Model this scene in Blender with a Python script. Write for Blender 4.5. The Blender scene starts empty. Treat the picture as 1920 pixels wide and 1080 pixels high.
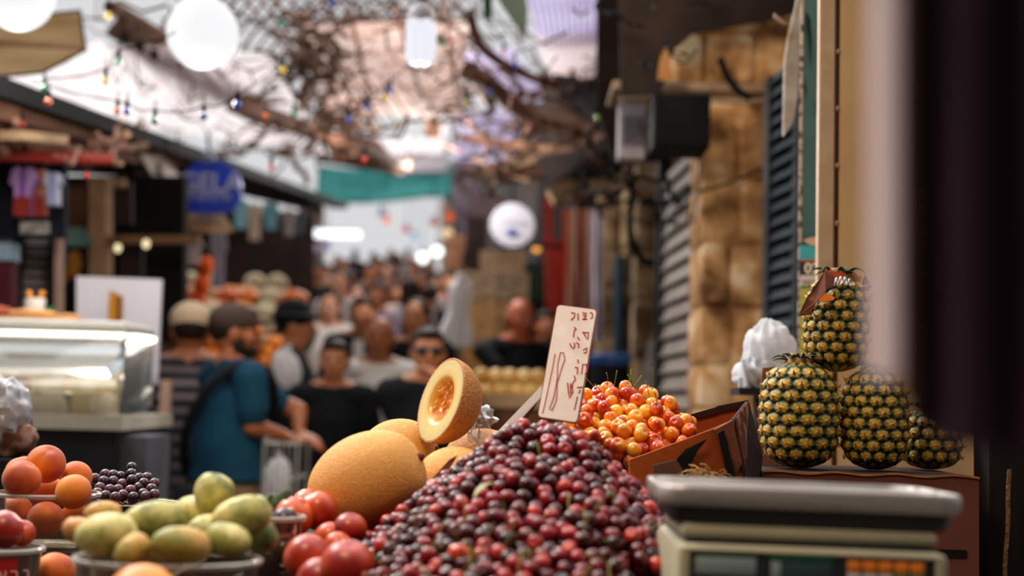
import bpy, bmesh, math, random
import numpy as np
from mathutils import Vector, Matrix, Euler, Quaternion, noise
random.seed(7); rng = np.random.default_rng(7)
sc = bpy.context.scene
COL = sc.collection
PI = math.pi
def V(*a): return Vector(a)
# ------------------------------------------------------------------ camera
F = 1920*50/36
CAM = V(0, 0, 1.3)
ROT = Euler((math.radians(94.7), 0, 0)).to_matrix() @ Matrix.Rotation(math.radians(1.5), 3, 'Z')
cd = bpy.data.cameras.new('camera'); cam = bpy.data.objects.new('camera', cd); COL.objects.link(cam)
cam.matrix_world = Matrix.Translation(CAM) @ ROT.to_4x4()
cd.lens = 50; cd.sensor_width = 36; cd.clip_start = .05; cd.clip_end = 400
cd.dof.use_dof = True; cd.dof.focus_distance = 2.25; cd.dof.aperture_fstop = 2.4
sc.camera = cam
def at(px, py, Y):
    d = ROT @ V((px-960)/F, -(py-540)/F, -1)
    return CAM + d*(Y/d.y)
def proj(p):
    q = ROT.transposed() @ (Vector(p)-CAM)
    return 960+F*q.x/-q.z, 540-F*q.y/-q.z
def ground(y): return 0.0 if y < 7 else .12*(y-7)
# ------------------------------------------------------------------ materials
def lin(h):
    h = h.lstrip('#'); o = []
    for i in (0, 2, 4):
        c = int(h[i:i+2], 16)/255
        o.append(c/12.92 if c <= .04045 else ((c+.055)/1.055)**2.4)
    return (*o, 1)
MATS = {}
def mat(name, c1='888888', c2=None, sc_=8, rough=.6, bump=0, bsc=40, metal=0, spec=.5, trans=0, sss=0, c3=None, coat=0, alpha=1, stretch=None, lo=.4, hi=.6, sheen=0, det=4):
    if name in MATS: return MATS[name]
    m = bpy.data.materials.new(name); m.use_nodes = True
    nt = m.node_tree; N = nt.nodes; L = nt.links
    b = N['Principled BSDF']
    b.inputs['Base Color'].default_value = lin(c1)
    b.inputs['Roughness'].default_value = rough
    b.inputs['Metallic'].default_value = metal
    b.inputs['Specular IOR Level'].default_value = (.2 if spec == .5 and rough >= .6 and not metal else spec)
    b.inputs['Transmission Weight'].default_value = trans
    b.inputs['Coat Weight'].default_value = coat
    b.inputs['Alpha'].default_value = alpha
    b.inputs['Sheen Weight'].default_value = sheen
    if sss:
        b.inputs['Subsurface Weight'].default_value = sss
        b.inputs['Subsurface Radius'].default_value = (.01, .004, .002)
    tc = N.new('ShaderNodeTexCoord'); mp = N.new('ShaderNodeMapping')
    L.new(tc.outputs['Object'], mp.inputs['Vector'])
    if stretch: mp.inputs['Scale'].default_value = stretch
    if c2:
        nz = N.new('ShaderNodeTexNoise'); nz.inputs['Scale'].default_value = sc_; nz.inputs['Detail'].default_value = det
        L.new(mp.outputs['Vector'], nz.inputs['Vector'])
        r = N.new('ShaderNodeValToRGB'); e = r.color_ramp.elements
        e[0].position = lo; e[0].color = lin(c1); e[1].position = hi; e[1].color = lin(c2)
        if c3:
            x = r.color_ramp.elements.new(min(hi+.12, .95)); x.color = lin(c3)
        L.new(nz.outputs['Fac'], r.inputs['Fac']); L.new(r.outputs['Color'], b.inputs['Base Color'])
    if bump:
        n2 = N.new('ShaderNodeTexNoise'); n2.inputs['Scale'].default_value = bsc; n2.inputs['Detail'].default_value = 3
        L.new(mp.outputs['Vector'], n2.inputs['Vector'])
        bp = N.new('ShaderNodeBump'); bp.inputs['Strength'].default_value = bump; bp.inputs['Distance'].default_value = .01
        L.new(n2.outputs['Fac'], bp.inputs['Height']); L.new(bp.outputs['Normal'], b.inputs['Normal'])
    MATS[name] = m
    return m
def glowmat(name, c='ffffff', s=1):
    if name in MATS: return MATS[name]
    m = bpy.data.materials.new(name); m.use_nodes = True
    b = m.node_tree.nodes['Principled BSDF']
    b.inputs['Base Color'].default_value = (.02, .02, .02, 1); b.inputs['Specular IOR Level'].default_value = .1
    b.inputs['Emission Color'].default_value = lin(c); b.inputs['Emission Strength'].default_value = s
    MATS[name] = m; return m
def clearmat(name, tint='ffffff', gloss=.25, rough=.08, mixc=None, opac=.0, base='ffffff'):
    """thin clear plastic / glass: mostly see-through, a glossy skin, a little milky body"""
    if name in MATS: return MATS[name]
    m = bpy.data.materials.new(name); m.use_nodes = True
    nt = m.node_tree; N = nt.nodes; L = nt.links
    out = N['Material Output']; N.remove(N['Principled BSDF'])
    t = N.new('ShaderNodeBsdfTransparent'); t.inputs['Color'].default_value = lin(tint)
    g = N.new('ShaderNodeBsdfGlossy'); g.inputs['Roughness'].default_value = rough; g.inputs['Color'].default_value = (1,1,1,1)
    d = N.new('ShaderNodeBsdfDiffuse'); d.inputs['Color'].default_value = lin(base)
    lw = N.new('ShaderNodeLayerWeight'); lw.inputs['Blend'].default_value = gloss
    m1 = N.new('ShaderNodeMixShader'); m2 = N.new('ShaderNodeMixShader')
    L.new(lw.outputs['Fresnel'], m1.inputs['Fac']); L.new(t.outputs[0], m1.inputs[1]); L.new(g.outputs[0], m1.inputs[2])
    m2.inputs['Fac'].default_value = opac
    L.new(m1.outputs[0], m2.inputs[1]); L.new(d.outputs[0], m2.inputs[2]); L.new(m2.outputs[0], out.inputs['Surface'])
    MATS[name] = m; return m
def translmat(name, c, c2=None, k=.7, sc_=3, stretch=None):
    if name in MATS: return MATS[name]
    m = bpy.data.materials.new(name); m.use_nodes = True
    nt = m.node_tree; N = nt.nodes; L = nt.links
    out = N['Material Output']; N.remove(N['Principled BSDF'])
    t = N.new('ShaderNodeBsdfTranslucent'); d = N.new('ShaderNodeBsdfDiffuse'); mx = N.new('ShaderNodeMixShader')
    mx.inputs['Fac'].default_value = k
    L.new(d.outputs[0], mx.inputs[1]); L.new(t.outputs[0], mx.inputs[2]); L.new(mx.outputs[0], out.inputs['Surface'])
    t.inputs['Color'].default_value = lin(c); d.inputs['Color'].default_value = lin(c)
    if c2:
        tc = N.new('ShaderNodeTexCoord'); mp = N.new('ShaderNodeMapping'); L.new(tc.outputs['Object'], mp.inputs['Vector'])
        if stretch: mp.inputs['Scale'].default_value = stretch
        nz = N.new('ShaderNodeTexNoise'); nz.inputs['Scale'].default_value = sc_; L.new(mp.outputs['Vector'], nz.inputs['Vector'])
        r = N.new('ShaderNodeValToRGB'); e = r.color_ramp.elements; e[0].position=.38; e[0].color=lin(c); e[1].position=.62; e[1].color=lin(c2)
        L.new(nz.outputs['Fac'], r.inputs['Fac']); L.new(r.outputs[0], t.inputs['Color']); L.new(r.outputs[0], d.inputs['Color'])
    MATS[name] = m; return m
# ------------------------------------------------------------------ objects
def tag(o, label=None, cat=None, group=None, kind=None):
    if label: o['label'] = label
    if cat: o['category'] = cat
    if group: o['group'] = group
    if kind: o['kind'] = kind
    return o
def thing(name, loc, label, cat, group=None, rz=0):
    o = bpy.data.objects.new(name, None); COL.objects.link(o); o.location = Vector(loc); o.rotation_euler = (0, 0, rz)
    o.empty_display_size = .05
    return tag(o, label, cat, group)
def mw(o):
    m = o.matrix_basis.copy()
    while o.parent is not None:
        o = o.parent; m = o.matrix_basis @ m
    return m
class MB:
    def __init__(s): s.v = []; s.f = []; s.uvd = None; s.sm = True
    def add(s, vs, fs):
        n = len(s.v); s.v += [tuple(v) for v in vs]; s.f += [tuple(i+n for i in f) for f in fs]; return s
    def box(s, c, d, rot=None, bev=0):
        c = Vector(c); h = Vector(d)/2
        if bev > 0:
            bm = bmesh.new(); bmesh.ops.create_cube(bm, size=1)
            for v in bm.verts: v.co = Vector((v.co.x*d[0], v.co.y*d[1], v.co.z*d[2]))
            bmesh.ops.bevel(bm, geom=list(bm.edges), offset=bev, segments=2, affect='EDGES', profile=.5)
            vs = [v.co.copy() for v in bm.verts]; fs = [[v.index for v in f.verts] for f in bm.faces]
            bm.verts.index_update(); bm.free()
        else:
            vs = [V(sx*h.x, sy*h.y, sz*h.z) for sx in (-1, 1) for sy in (-1, 1) for sz in (-1, 1)]
            fs = [(0,1,3,2),(4,6,7,5),(0,4,5,1),(2,3,7,6),(0,2,6,4),(1,5,7,3)]
        if rot is not None:
            R = rot if isinstance(rot, Matrix) else Euler(rot).to_matrix()
            vs = [R @ v for v in vs]
        return s.add([c+v for v in vs], fs)
    def prism(s, pts, off):
        """closed outline (list of 3d points) extruded by vector off"""
        n = len(pts); off = Vector(off); pts = [Vector(p) for p in pts]
        nrm = sum(((pts[(i+1) % n]-pts[0]).cross(pts[(i+2) % n]-pts[0]) for i in range(n-2)), V(0,0,0))
        if nrm.dot(off) > 0: pts = pts[::-1]
        vs = pts + [p+off for p in pts]
        fs = [tuple(range(n)), tuple(range(2*n-1, n-1, -1))] + [(i, i+n, (i+1) % n+n, (i+1) % n) for i in range(n)]
        return s.add(vs, fs)
    def tube(s, path, r, n=8, caps=True):
        path = [Vector(p) for p in path]; m = len(path)
        rs = r if isinstance(r, (list, tuple)) else [r]*m
        vs = []; fs = []; up = None
        for i, p in enumerate(path):
            t = (path[min(i+1, m-1)]-path[max(i-1, 0)])
            t = t.normalized() if t.length > 1e-9 else V(0, 0, 1)
            if up is None:
                up = t.orthogonal().normalized()
            else:
                up = (up - t*up.dot(t)); up = up.normalized() if up.length > 1e-6 else t.orthogonal().normalized()
            bi = t.cross(up)
            for k in range(n):
                a = 2*PI*k/n
                vs.append(p + (up*math.cos(a)+bi*math.sin(a))*rs[i])
        for i in range(m-1):
            for k in range(n):
                a = i*n+k; b = i*n+(k+1) % n
                fs.append((a, b, b+n, a+n))
        if caps:
            fs.append(tuple(range(n-1, -1, -1))); fs.append(tuple((m-1)*n+k for k in range(n)))
        return s.add(vs, fs)
    def capsule(s, p0, p1, r0, r1, n=12, h=4):
        p0 = Vector(p0); p1 = Vector(p1); t = p1-p0; L = t.length
        if L < 1e-6: t = V(0, 0, 1)
        t = t.normalized(); path = []; rs = []
        for i in range(h+1):
            a = PI/2*(1-i/h); path.append(p0 - t*r0*math.sin(a)); rs.append(max(r0*math.cos(a), 1e-4))
        for i in range(h+1):
            a = PI/2*i/h; path.append(p1 + t*r1*math.sin(a)); rs.append(max(r1*math.cos(a), 1e-4))
        return s.tube(path, rs, n)
    def sph(s, c, r, nu=24, nv=14, fn=None, rot=None):
        c = Vector(c); r = Vector(r) if hasattr(r, '__len__') else V(r, r, r)
        R = rot if isinstance(rot, Matrix) else (Euler(rot).to_matrix() if rot else None)
        vs = []; fs = []
        def P(d):
            k = fn(d) if fn else 1
            p = V(d.x*r.x, d.y*r.y, d.z*r.z)*k
            return c + (R @ p if R else p)
        vs.append(P(V(0, 0, 1)))
        for j in range(1, nv):
            th = PI*j/nv
            for i in range(nu):
                ph = 2*PI*i/nu
                vs.append(P(V(math.sin(th)*math.cos(ph), math.sin(th)*math.sin(ph), math.cos(th))))
        vs.append(P(V(0, 0, -1))); e = len(vs)-1
        for i in range(nu):
            fs.append((0, 1+i, 1+(i+1) % nu))
            fs.append((e, e-nu+(i+1) % nu, e-nu+i))
            for j in range(nv-2):
                a = 1+j*nu+i; b = 1+j*nu+(i+1) % nu
                fs.append((a, a+nu, b+nu, b))
        return s.add(vs, fs)
    def lathe(s, prof, c=(0,0,0), n=40, close=False, sx=1, sy=1):
        c = Vector(c); m = len(prof); vs = []; fs = []
        for (r, z) in prof:
            for k in range(n):
                a = 2*PI*k/n; vs.append(c+V(r*math.cos(a)*sx, r*math.sin(a)*sy, z))
        for i in range(m if close else m-1):
            j = (i+1) % m
            for k in range(n):
                fs.append((i*n+k, i*n+(k+1) % n, j*n+(k+1) % n, j*n+k))
        return s.add(vs, fs)
    def quad(s, a, b, c, d, th=.002):
        a, b, c, d = map(Vector, (a, b, c, d)); n = (b-a).cross(d-a).normalized()*th
        return s.prism([a, b, c, d], n)
    def sheet(s, fn, nu, nv, th=.003):
        """fn(u,v)->point, u,v in 0..1, given a thickness"""
        P = [[Vector(fn(i/nu, j/nv)) for j in range(nv+1)] for i in range(nu+1)]
        top = []; bot = []
        for i in range(nu+1):
            for j in range(nv+1):
                du = P[min(i+1, nu)][j]-P[max(i-1, 0)][j]; dv = P[i][min(j+1, nv)]-P[i][max(j-1, 0)]
                n = du.cross(dv); n = n.normalized() if n.length > 1e-12 else V(0,0,1)
                top.append(P[i][j]+n*th/2); bot.append(P[i][j]-n*th/2)
        w = nv+1; o = len(top); fs = []
        for i in range(nu):
            for j in range(nv):
                a = i*w+j; fs.append((a, a+w, a+w+1, a+1)); fs.append((o+a, o+a+1, o+a+w+1, o+a+w))
        for i in range(nu):
            a = i*w; fs.append((a, o+a, o+a+w, a+w)); a = i*w+nv; fs.append((a, a+w, o+a+w, o+a))
        for j in range(nv):
            a = j; fs.append((a, a+1, o+a+1, o+a)); a = nu*w+j; fs.append((a, o+a, o+a+1, a+1))
        return s.add(top+bot, fs)
    def build(s, name, m, parent=None, smooth=None, loc=None, world=True, auto=40):
        me = bpy.data.meshes.new(name)
        vs = s.v; o = bpy.data.objects.new(name, me)
        if parent is not None:
            o.parent = parent
            if world:
                inv = mw(parent).inverted(); vs = [inv @ Vector(v) for v in vs]
        elif world:   # put the origin at the base centre of the mesh
            A = np.array([tuple(v) for v in vs]); lo = A.min(0); hi = A.max(0)
            base = V((lo[0]+hi[0])/2, (lo[1]+hi[1])/2, lo[2])
            vs = [Vector(v)-base for v in vs]; o.location = base
        if loc is not None: o.location = Vector(loc)
        me.from_pydata([tuple(v) for v in vs], [], s.f); me.update()
        if m is not None:
            for x in (m if isinstance(m, (list, tuple)) else [m]): me.materials.append(x)
        sm = s.sm if smooth is None else smooth
        if sm:
            me.polygons.foreach_set('use_smooth', [True]*len(me.polygons))
            if auto:
                try: me.set_sharp_from_angle(angle=math.radians(auto))
                except Exception: pass
        COL.objects.link(o)
        return o
def single(mb, name, m, label, cat, group=None, kind=None, **k):
    return tag(mb.build(name, m, **k), label, cat, group, kind)
def struct(mb, name, m, **k):
    o = mb.build(name, m, smooth=k.pop('smooth', False), **k); o['kind'] = 'structure'; return o
KIDS = {}
def copy_tree(o, parent=None):
    c = o.copy(); COL.objects.link(c)
    if parent is not None: c.parent = parent
    for ch in [x for x in bpy.data.objects if x.parent is o]: copy_tree(ch, c)
    return c
def textmesh(body, size, m, parent, origin, xdir, ydir, ext=.0004, name='lettering', align='CENTER', bold=0):
    cu = bpy.data.curves.new(name, 'FONT'); cu.body = body; cu.size = size; cu.align_x = align; cu.align_y = 'CENTER'
    cu.extrude = ext; cu.offset = bold
    t = bpy.data.objects.new('t', cu); COL.objects.link(t)
    dg = bpy.context.evaluated_depsgraph_get(); me = bpy.data.meshes.new_from_object(t.evaluated_get(dg))
    bpy.data.objects.remove(t); bpy.data.curves.remove(cu)
    xd = Vector(xdir).normalized(); yd = Vector(ydir); yd = (yd-xd*yd.dot(xd)).normalized(); zd = xd.cross(yd)
    M = Matrix((xd, yd, zd)).transposed().to_4x4(); M.translation = Vector(origin)
    me.transform(M if parent is None else mw(parent).inverted() @ M)
    me.materials.clear(); me.materials.append(m); me.name = name
    o = bpy.data.objects.new(name, me); COL.objects.link(o); o.parent = parent
    return o
def relax(P, R, it=30, floor=None, fix=None):
    """push overlapping spheres apart; P (n,3) R (n,)"""
    n = len(P)
    for _ in range(it):
        d = P[:, None, :]-P[None, :, :]; D = np.linalg.norm(d, axis=2)+1e-9
        S = R[:, None]+R[None, :]; ov = np.clip(S-D, 0, None); np.fill_diagonal(ov, 0)
        mv = (d/D[:, :, None]*ov[:, :, None]*.25).sum(1)
        P = P+mv
        if floor is not None: P = floor(P)
    return P
def sun(name, rot, s, ang, c=(1, 1, 1)):
    l = bpy.data.lights.new(name, 'SUN'); l.energy = s; l.angle = math.radians(ang); l.color = c
    o = bpy.data.objects.new(name, l); COL.objects.link(o)
    o.rotation_euler = V(*rot).to_track_quat('-Z', 'Y').to_euler(); return o
def area(name, loc, to, size, p, c=(1, 1, 1), sy=None):
    l = bpy.data.lights.new(name, 'AREA'); l.energy = p; l.size = size; l.color = c
    if sy: l.shape = 'RECTANGLE'; l.size_y = sy
    o = bpy.data.objects.new(name, l); COL.objects.link(o); o.location = loc
    o.rotation_euler = (Vector(to)-Vector(loc)).to_track_quat('-Z', 'Y').to_euler(); return o
def point(name, loc, p, r, c=(1, .8, .55)):
    l = bpy.data.lights.new(name, 'POINT'); l.energy = p; l.shadow_soft_size = r; l.color = c
    o = bpy.data.objects.new(name, l); COL.objects.link(o); o.location = loc; return o
# =================================================================== FOREGROUND STALL
M_wood = mat('stall_wood', '#3a2a20', '#5a4432', 6, .7, .3, 30, stretch=(1, 8, 8))
M_card = mat('cardboard', '#8a5a3c', '#9a6a48', 5, .8, .15, 60)
M_card_or = mat('cardboard_orange', '#b85a20', '#a44a1c', 5, .75, .15, 60)
M_card_dk = mat('cardboard_dark', '#2a1c1a', '#33221e', 5, .8, .15, 60)
M_card_br = mat('cardboard_brown', '#6e3c2c', '#7e4a34', 3, .8, .15, 50)
M_black = mat('black_print_and_shade', '#15110f', rough=.6)
M_steel = mat('steel', '#b0aaa6', '#7c7672', 4, .33, .05, 90, metal=.35, stretch=(1, 12, 12))
M_clear = clearmat('clear_plastic', 'f8f4ee', .2, .08, opac=.035, base='e8e0d8')
M_rim = clearmat('clear_plastic_rim', 'f0ece4', .4, .1, opac=.28, base='f4f0ea')

def slab(label, name, x0, x1, y0, y1, z0, z1, m, cat='table', bev=.004):
    return single(MB().box(((x0+x1)/2, (y0+y1)/2, (z0+z1)/2), (x1-x0, y1-y0, z1-z0), bev=bev), name, m, label, cat, smooth=False)
# counter with legs
ct = thing('stall_counter', (0, 2, 0), 'dark wooden market counter carrying all the fruit in front', 'table')
MB().box((.05, 2.0, .985), (2.5, 1.55, .03), bev=.003).build('tabletop', M_wood, ct, smooth=False)
for sx in (-1.1, 1.2):
    for sy in (1.3, 2.7):
        MB().box((sx, sy, .485), (.06, .06, .97)).build('leg', M_wood, ct, smooth=False)
MB().box((.05, 2.765, .8), (2.5, .02, .36)).build('apron_board', M_wood, ct, smooth=False)

def crate(label, x0, x1, y0, y1, z1, m=M_card_dk, name='fruit_crate'):
    b = MB(); z0 = 1.0; t = .012
    b.box(((x0+x1)/2, y0+t/2, (z0+z1)/2), (x1-x0, t, z1-z0)); b.box(((x0+x1)/2, y1-t/2, (z0+z1)/2), (x1-x0, t, z1-z0))
    b.box((x0+t/2, (y0+y1)/2, (z0+z1)/2), (t, y1-y0-2*t, z1-z0)); b.box((x1-t/2, (y0+y1)/2, (z0+z1)/2), (t, y1-y0-2*t, z1-z0))
    b.box(((x0+x1)/2, (y0+y1)/2, z1-.012), (x1-x0-2*t, y1-y0-2*t, .012))
    return single(b, name, m, label, 'crate', smooth=False)

# ---------------------------------------------------------------- fruit materials
def fruitmat(name, cols, pos, rough=.4, sc_=9, bump=.1, bsc=200, spec=.5, axis=None, sss=.0, sheen=0, coat=0, wave=None, vary=.12):
    m = bpy.data.materials.new(name); m.use_nodes = True
    nt = m.node_tree; N = nt.nodes; L = nt.links; b = N['Principled BSDF']
    b.inputs['Roughness'].default_value = rough; b.inputs['Specular IOR Level'].default_value = spec
    b.inputs['Sheen Weight'].default_value = sheen; b.inputs['Coat Weight'].default_value = coat
    if sss:
        b.inputs['Subsurface Weight'].default_value = sss; b.inputs['Subsurface Radius'].default_value = (.012, .005, .002)
    tc = N.new('ShaderNodeTexCoord'); oi = N.new('ShaderNodeObjectInfo')
    ad = N.new('ShaderNodeVectorMath'); ad.operation = 'ADD'
    ml = N.new('ShaderNodeVectorMath'); ml.operation = 'SCALE'; ml.inputs['Scale'].default_value = 37.0
    cb = N.new('ShaderNodeCombineXYZ'); L.new(oi.outputs['Random'], cb.inputs[0]); L.new(oi.outputs['Random'], cb.inputs[2])
    L.new(cb.outputs[0], ml.inputs[0]); L.new(tc.outputs['Object'], ad.inputs[0]); L.new(ml.outputs[0], ad.inputs[1])
    nz = N.new('ShaderNodeTexNoise'); nz.inputs['Scale'].default_value = sc_; nz.inputs['Detail'].default_value = 3
    L.new(ad.outputs[0], nz.inputs['Vector'])
    fac = nz.outputs['Fac']
    if vary:   # fruit differ in ripeness
        r1 = N.new('ShaderNodeMath'); r1.operation = 'MULTIPLY_ADD'; r1.inputs[1].default_value = vary*2; r1.inputs[2].default_value = -vary
        L.new(oi.outputs['Random'], r1.inputs[0]); r2 = N.new('ShaderNodeMath'); r2.operation = 'ADD'
        L.new(fac, r2.inputs[0]); L.new(r1.outputs[0], r2.inputs[1]); fac = r2.outputs[0]
    r = N.new('ShaderNodeValToRGB'); e = r.color_ramp.elements
    e[0].position = pos[0]; e[0].color = lin(cols[0]); e[1].position = pos[-1]; e[1].color = lin(cols[-1])
    for c, p in list(zip(cols, pos))[1:-1]:
        x = r.color_ramp.elements.new(p); x.color = lin(c)
    L.new(fac, r.inputs['Fac']); L.new(r.outputs[0], b.inputs['Base Color'])
    if bump:
        n2 = N.new('ShaderNodeTexNoise'); n2.inputs['Scale'].default_value = bsc; L.new(tc.outputs['Object'], n2.inputs['Vector'])
        bp = N.new('ShaderNodeBump'); bp.inputs['Strength'].default_value = bump; bp.inputs['Distance'].default_value = .002
        L.new(n2.outputs['Fac'], bp.inputs['Height']); L.new(bp.outputs[0], b.inputs['Normal'])
    return m
M_apricot = fruitmat('apricot_skin', ['#a43408', '#dc6c12', '#f09428'], [.3, .5, .7], .6, 14, .15, 300, sheen=.12)
M_nect = fruitmat('nectarine_skin', ['#6a100c', '#a02414', '#d45a24'], [.28, .43, .6], .34, 12, .05, 200, coat=.05)
M_pear = fruitmat('prickly_pear_skin', ['#5e6834', '#a4a254', '#d8c880'], [.30, .46, .62], .5, 34, .4, 120)
M_pear2 = fruitmat('prickly_pear_skin_ripe', ['#8a8a3c', '#c2a050', '#cf8848'], [.35, .5, .68], .5, 16, .3, 120)
M_spot = mat('areole', '#5c5a30', rough=.8)
M_grape = fruitmat('grape_skin', ['#1e0c18', '#38182a', '#5c3038'], [.3, .5, .7], .32, 60, .05, 300, vary=.15)
M_red = fruitmat('dark_cherry_skin', ['#240408', '#520a12', '#941a20', '#c03a28'], [.30, .47, .62, .78], .26, 25, 0, spec=.4, coat=.15, vary=.17)
M_gold = fruitmat('golden_cherry_skin', ['#b8300c', '#de5c10', '#f28c18', '#fabc40'], [.3, .42, .54, .70], .2, 45, 0, spec=.5, coat=.25, vary=.2)
M_stem = mat('cherry_stem', '#7a8a34', '#8a6a30', 40, .6)
M_orange = fruitmat('orange_peel', ['#e07a10', '#f29a1c'], [.4, .6], .4, 10, .4, 300)
M_plum = fruitmat('plum_skin', ['#2a0f1c', '#4c1c24'], [.4, .6], .3, 12)

def netted(name, base1, base2, net, dark, scale=190):
    """melon rind with a fine raised net"""
    m = bpy.data.materials.new(name); m.use_nodes = True
    nt = m.node_tree; N = nt.nodes; L = nt.links; b = N['Principled BSDF']; b.inputs['Roughness'].default_value = .62
    tc = N.new('ShaderNodeTexCoord'); mp = N.new('ShaderNodeMapping'); mp.inputs['Scale'].default_value = (1, .75, 1)
    L.new(tc.outputs['Object'], mp.inputs[0])
    nz = N.new('ShaderNodeTexNoise'); nz.inputs['Scale'].default_value = 60; L.new(mp.outputs[0], nz.inputs['Vector'])
    mx0 = N.new('ShaderNodeMixRGB'); mx0.inputs[0].default_value = .012; L.new(mp.outputs[0], mx0.inputs[1]); L.new(nz.outputs['Color'], mx0.inputs[2])
    vo = N.new('ShaderNodeTexVoronoi'); vo.feature = 'DISTANCE_TO_EDGE'; vo.inputs['Scale'].default_value = scale; L.new(mx0.outputs[0], vo.inputs['Vector'])
    r = N.new('ShaderNodeValToRGB'); e = r.color_ramp.elements; e[0].position = .02; e[0].color = (1,1,1,1); e[1].position = .22; e[1].color = (0,0,0,1)
    L.new(vo.outputs['Distance'], r.inputs[0])
    n2 = N.new('ShaderNodeTexNoise'); n2.inputs['Scale'].default_value = 9; L.new(tc.outputs['Object'], n2.inputs['Vector'])
    r2 = N.new('ShaderNodeValToRGB'); e = r2.color_ramp.elements; e[0].position = .4; e[0].color = lin(base1); e[1].position = .62; e[1].color = lin(base2)
    L.new(n2.outputs[0], r2.inputs[0])
    mx = N.new('ShaderNodeMixRGB'); L.new(r.outputs[0], mx.inputs[0]); L.new(r2.outputs[0], mx.inputs[1]); mx.inputs[2].default_value = lin(net)
    L.new(mx.outputs[0], b.inputs['Base Color'])
    bp = N.new('ShaderNodeBump'); bp.inputs['Strength'].default_value = .5; bp.inputs['Distance'].default_value = .0016
    L.new(r.outputs[0], bp.inputs['Height']); L.new(bp.outputs[0], b.inputs['Normal'])
    return m
M_melon = netted('melon_rind', '#d68a2a', '#e29c3c', '#ecb262', '#905010', 330)
M_melon2 = netted('half_melon_rind', '#b0641c', '#bc7426', '#d89c58', '#803c0c', 300)

# ---------------------------------------------------------------- melons
def melon(px, py, Y, a, b, deg, label, m=M_melon, c=None):
    s = Y/F; R = Euler((0, -math.radians(deg), 0)).to_matrix()
    cen = at(px, py, Y)
    t = thing('melon', cen, label, 'melon', 'whole netted melons piled behind the red cherries')
    t.rotation_euler = (0, -math.radians(deg), math.radians(-14))
    def f(d): return 1 - .05*math.exp(-((d.x-1)**2)*60) - .02*math.exp(-((d.x+1)**2)*60)
    r = MB().sph((0,0,0), (a*s, (c or b)*s, b*s), 64, 40, f)
    r.build('rind', m, t, world=False, auto=0)
    MB().tube([(a*s*.93, 0, 0), (a*s*.975, 0, 0), (a*s*.99, .001, .001)], [.007, .006, .0045], 12).build('stem_scar', M_card_br, t, world=False)
    return t
melon(689, 905, 1.95, 119, 92, 27, 'biggest netted melon, pale orange, in front beside the red nectarines')
melon(748, 856, 2.14, 79, 70, 12, 'netted melon directly behind the biggest melon, under the half melon')
melon(852, 912, 2.02, 78, 74, 5, 'netted melon half buried behind the dark cherry heap')
melon(902, 866, 2.2, 74, 62, 8, 'brownish netted melon at the back beside the knife blade', M_melon2)
melon(930, 900, 2.02, 60, 62, 5, 'netted melon barely showing over the dark cherries, left of the price sign')
# half melon
hm = thing('half_melon', (0, 0, 0), 'cut half melon showing orange cavity, wrapped in plastic, atop the melons', 'melon')
n = V(-.80, -.54, .27).normalized(); u = V(.30, 0, .95); u = (u-n*u.dot(n)).normalized(); w = u.cross(n)
hm.matrix_basis = Matrix.Translation(at(826, 750, 2.07)) @ Matrix((w, u, n)).transposed().to_4x4()
R0 = .0555; k = 1.06
prof = [(R0*math.cos(a)*1.0 if a < 1.5707 else 1e-4, -R0*1.12*math.sin(a)) for a in [PI/2*i/22 for i in range(23)]]
prof = [(R0-.003, 0.0), (R0-.0005, .0006)]+prof
MB().lathe(prof, n=72, sy=1.16).build('rind', M_melon2, hm, world=False, auto=0)
M_flesh = bpy.data.materials.new('melon_flesh'); M_flesh.use_nodes = True
nt = M_flesh.node_tree; N = nt.nodes; L = nt.links; b = N['Principled BSDF']; b.inputs['Roughness'].default_value = .25; b.inputs['Coat Weight'].default_value = .6
tc = N.new('ShaderNodeTexCoord'); mp = N.new('ShaderNodeMapping'); mp.inputs['Scale'].default_value = (1/R0, 1/R0/1.16, 0); L.new(tc.outputs['Object'], mp.inputs[0])
vl = N.new('ShaderNodeVectorMath'); vl.operation = 'LENGTH'; L.new(mp.outputs[0], vl.inputs[0])
nz = N.new('ShaderNodeTexNoise'); nz.inputs['Scale'].default_value = 70; L.new(tc.outputs['Object'], nz.inputs['Vector'])
ma = N.new('ShaderNodeMath'); ma.operation = 'MULTIPLY_ADD'; ma.inputs[1].default_value = .22; L.new(nz.outputs[0], ma.inputs[0]); L.new(vl.outputs['Value'], ma.inputs[2])
r = N.new('ShaderNodeValToRGB'); e = r.color_ramp.elements; e[0].position = .35; e[0].color = lin('#d87a1c'); e[1].position = 1.0; e[1].color = lin('#d6c684')
for p, c in ((.5, '#e89a34'), (.66, '#ecc064'), (.86, '#e8cf80')):
    x = r.color_ramp.elements.new(p); x.color = lin(c)
L.new(ma.outputs[0], r.inputs[0]); L.new(r.outputs[0], b.inputs['Base Color'])
bp = N.new('ShaderNodeBump'); bp.inputs['Strength'].default_value = .4; bp.inputs['Distance'].default_value = .001; L.new(nz.outputs[0], bp.inputs['Height']); L.new(bp.outputs[0], b.inputs['Normal'])
prof = [(R0-.0028, .0004), (R0*.8, .0006), (R0*.62, .0004), (R0*.54, -.001), (R0*.48, -.006), (R0*.42, -.014), (R0*.3, -.021), (R0*.15, -.024), (1e-4, -.0245)]
MB().lathe(prof, n=72, sy=1.16).build('flesh', M_flesh, hm, world=False, auto=0)
sd = MB(); M_seed = mat('melon_fibre', '#f2c890', '#e8a060', 200, .2, coat=.6)
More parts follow.
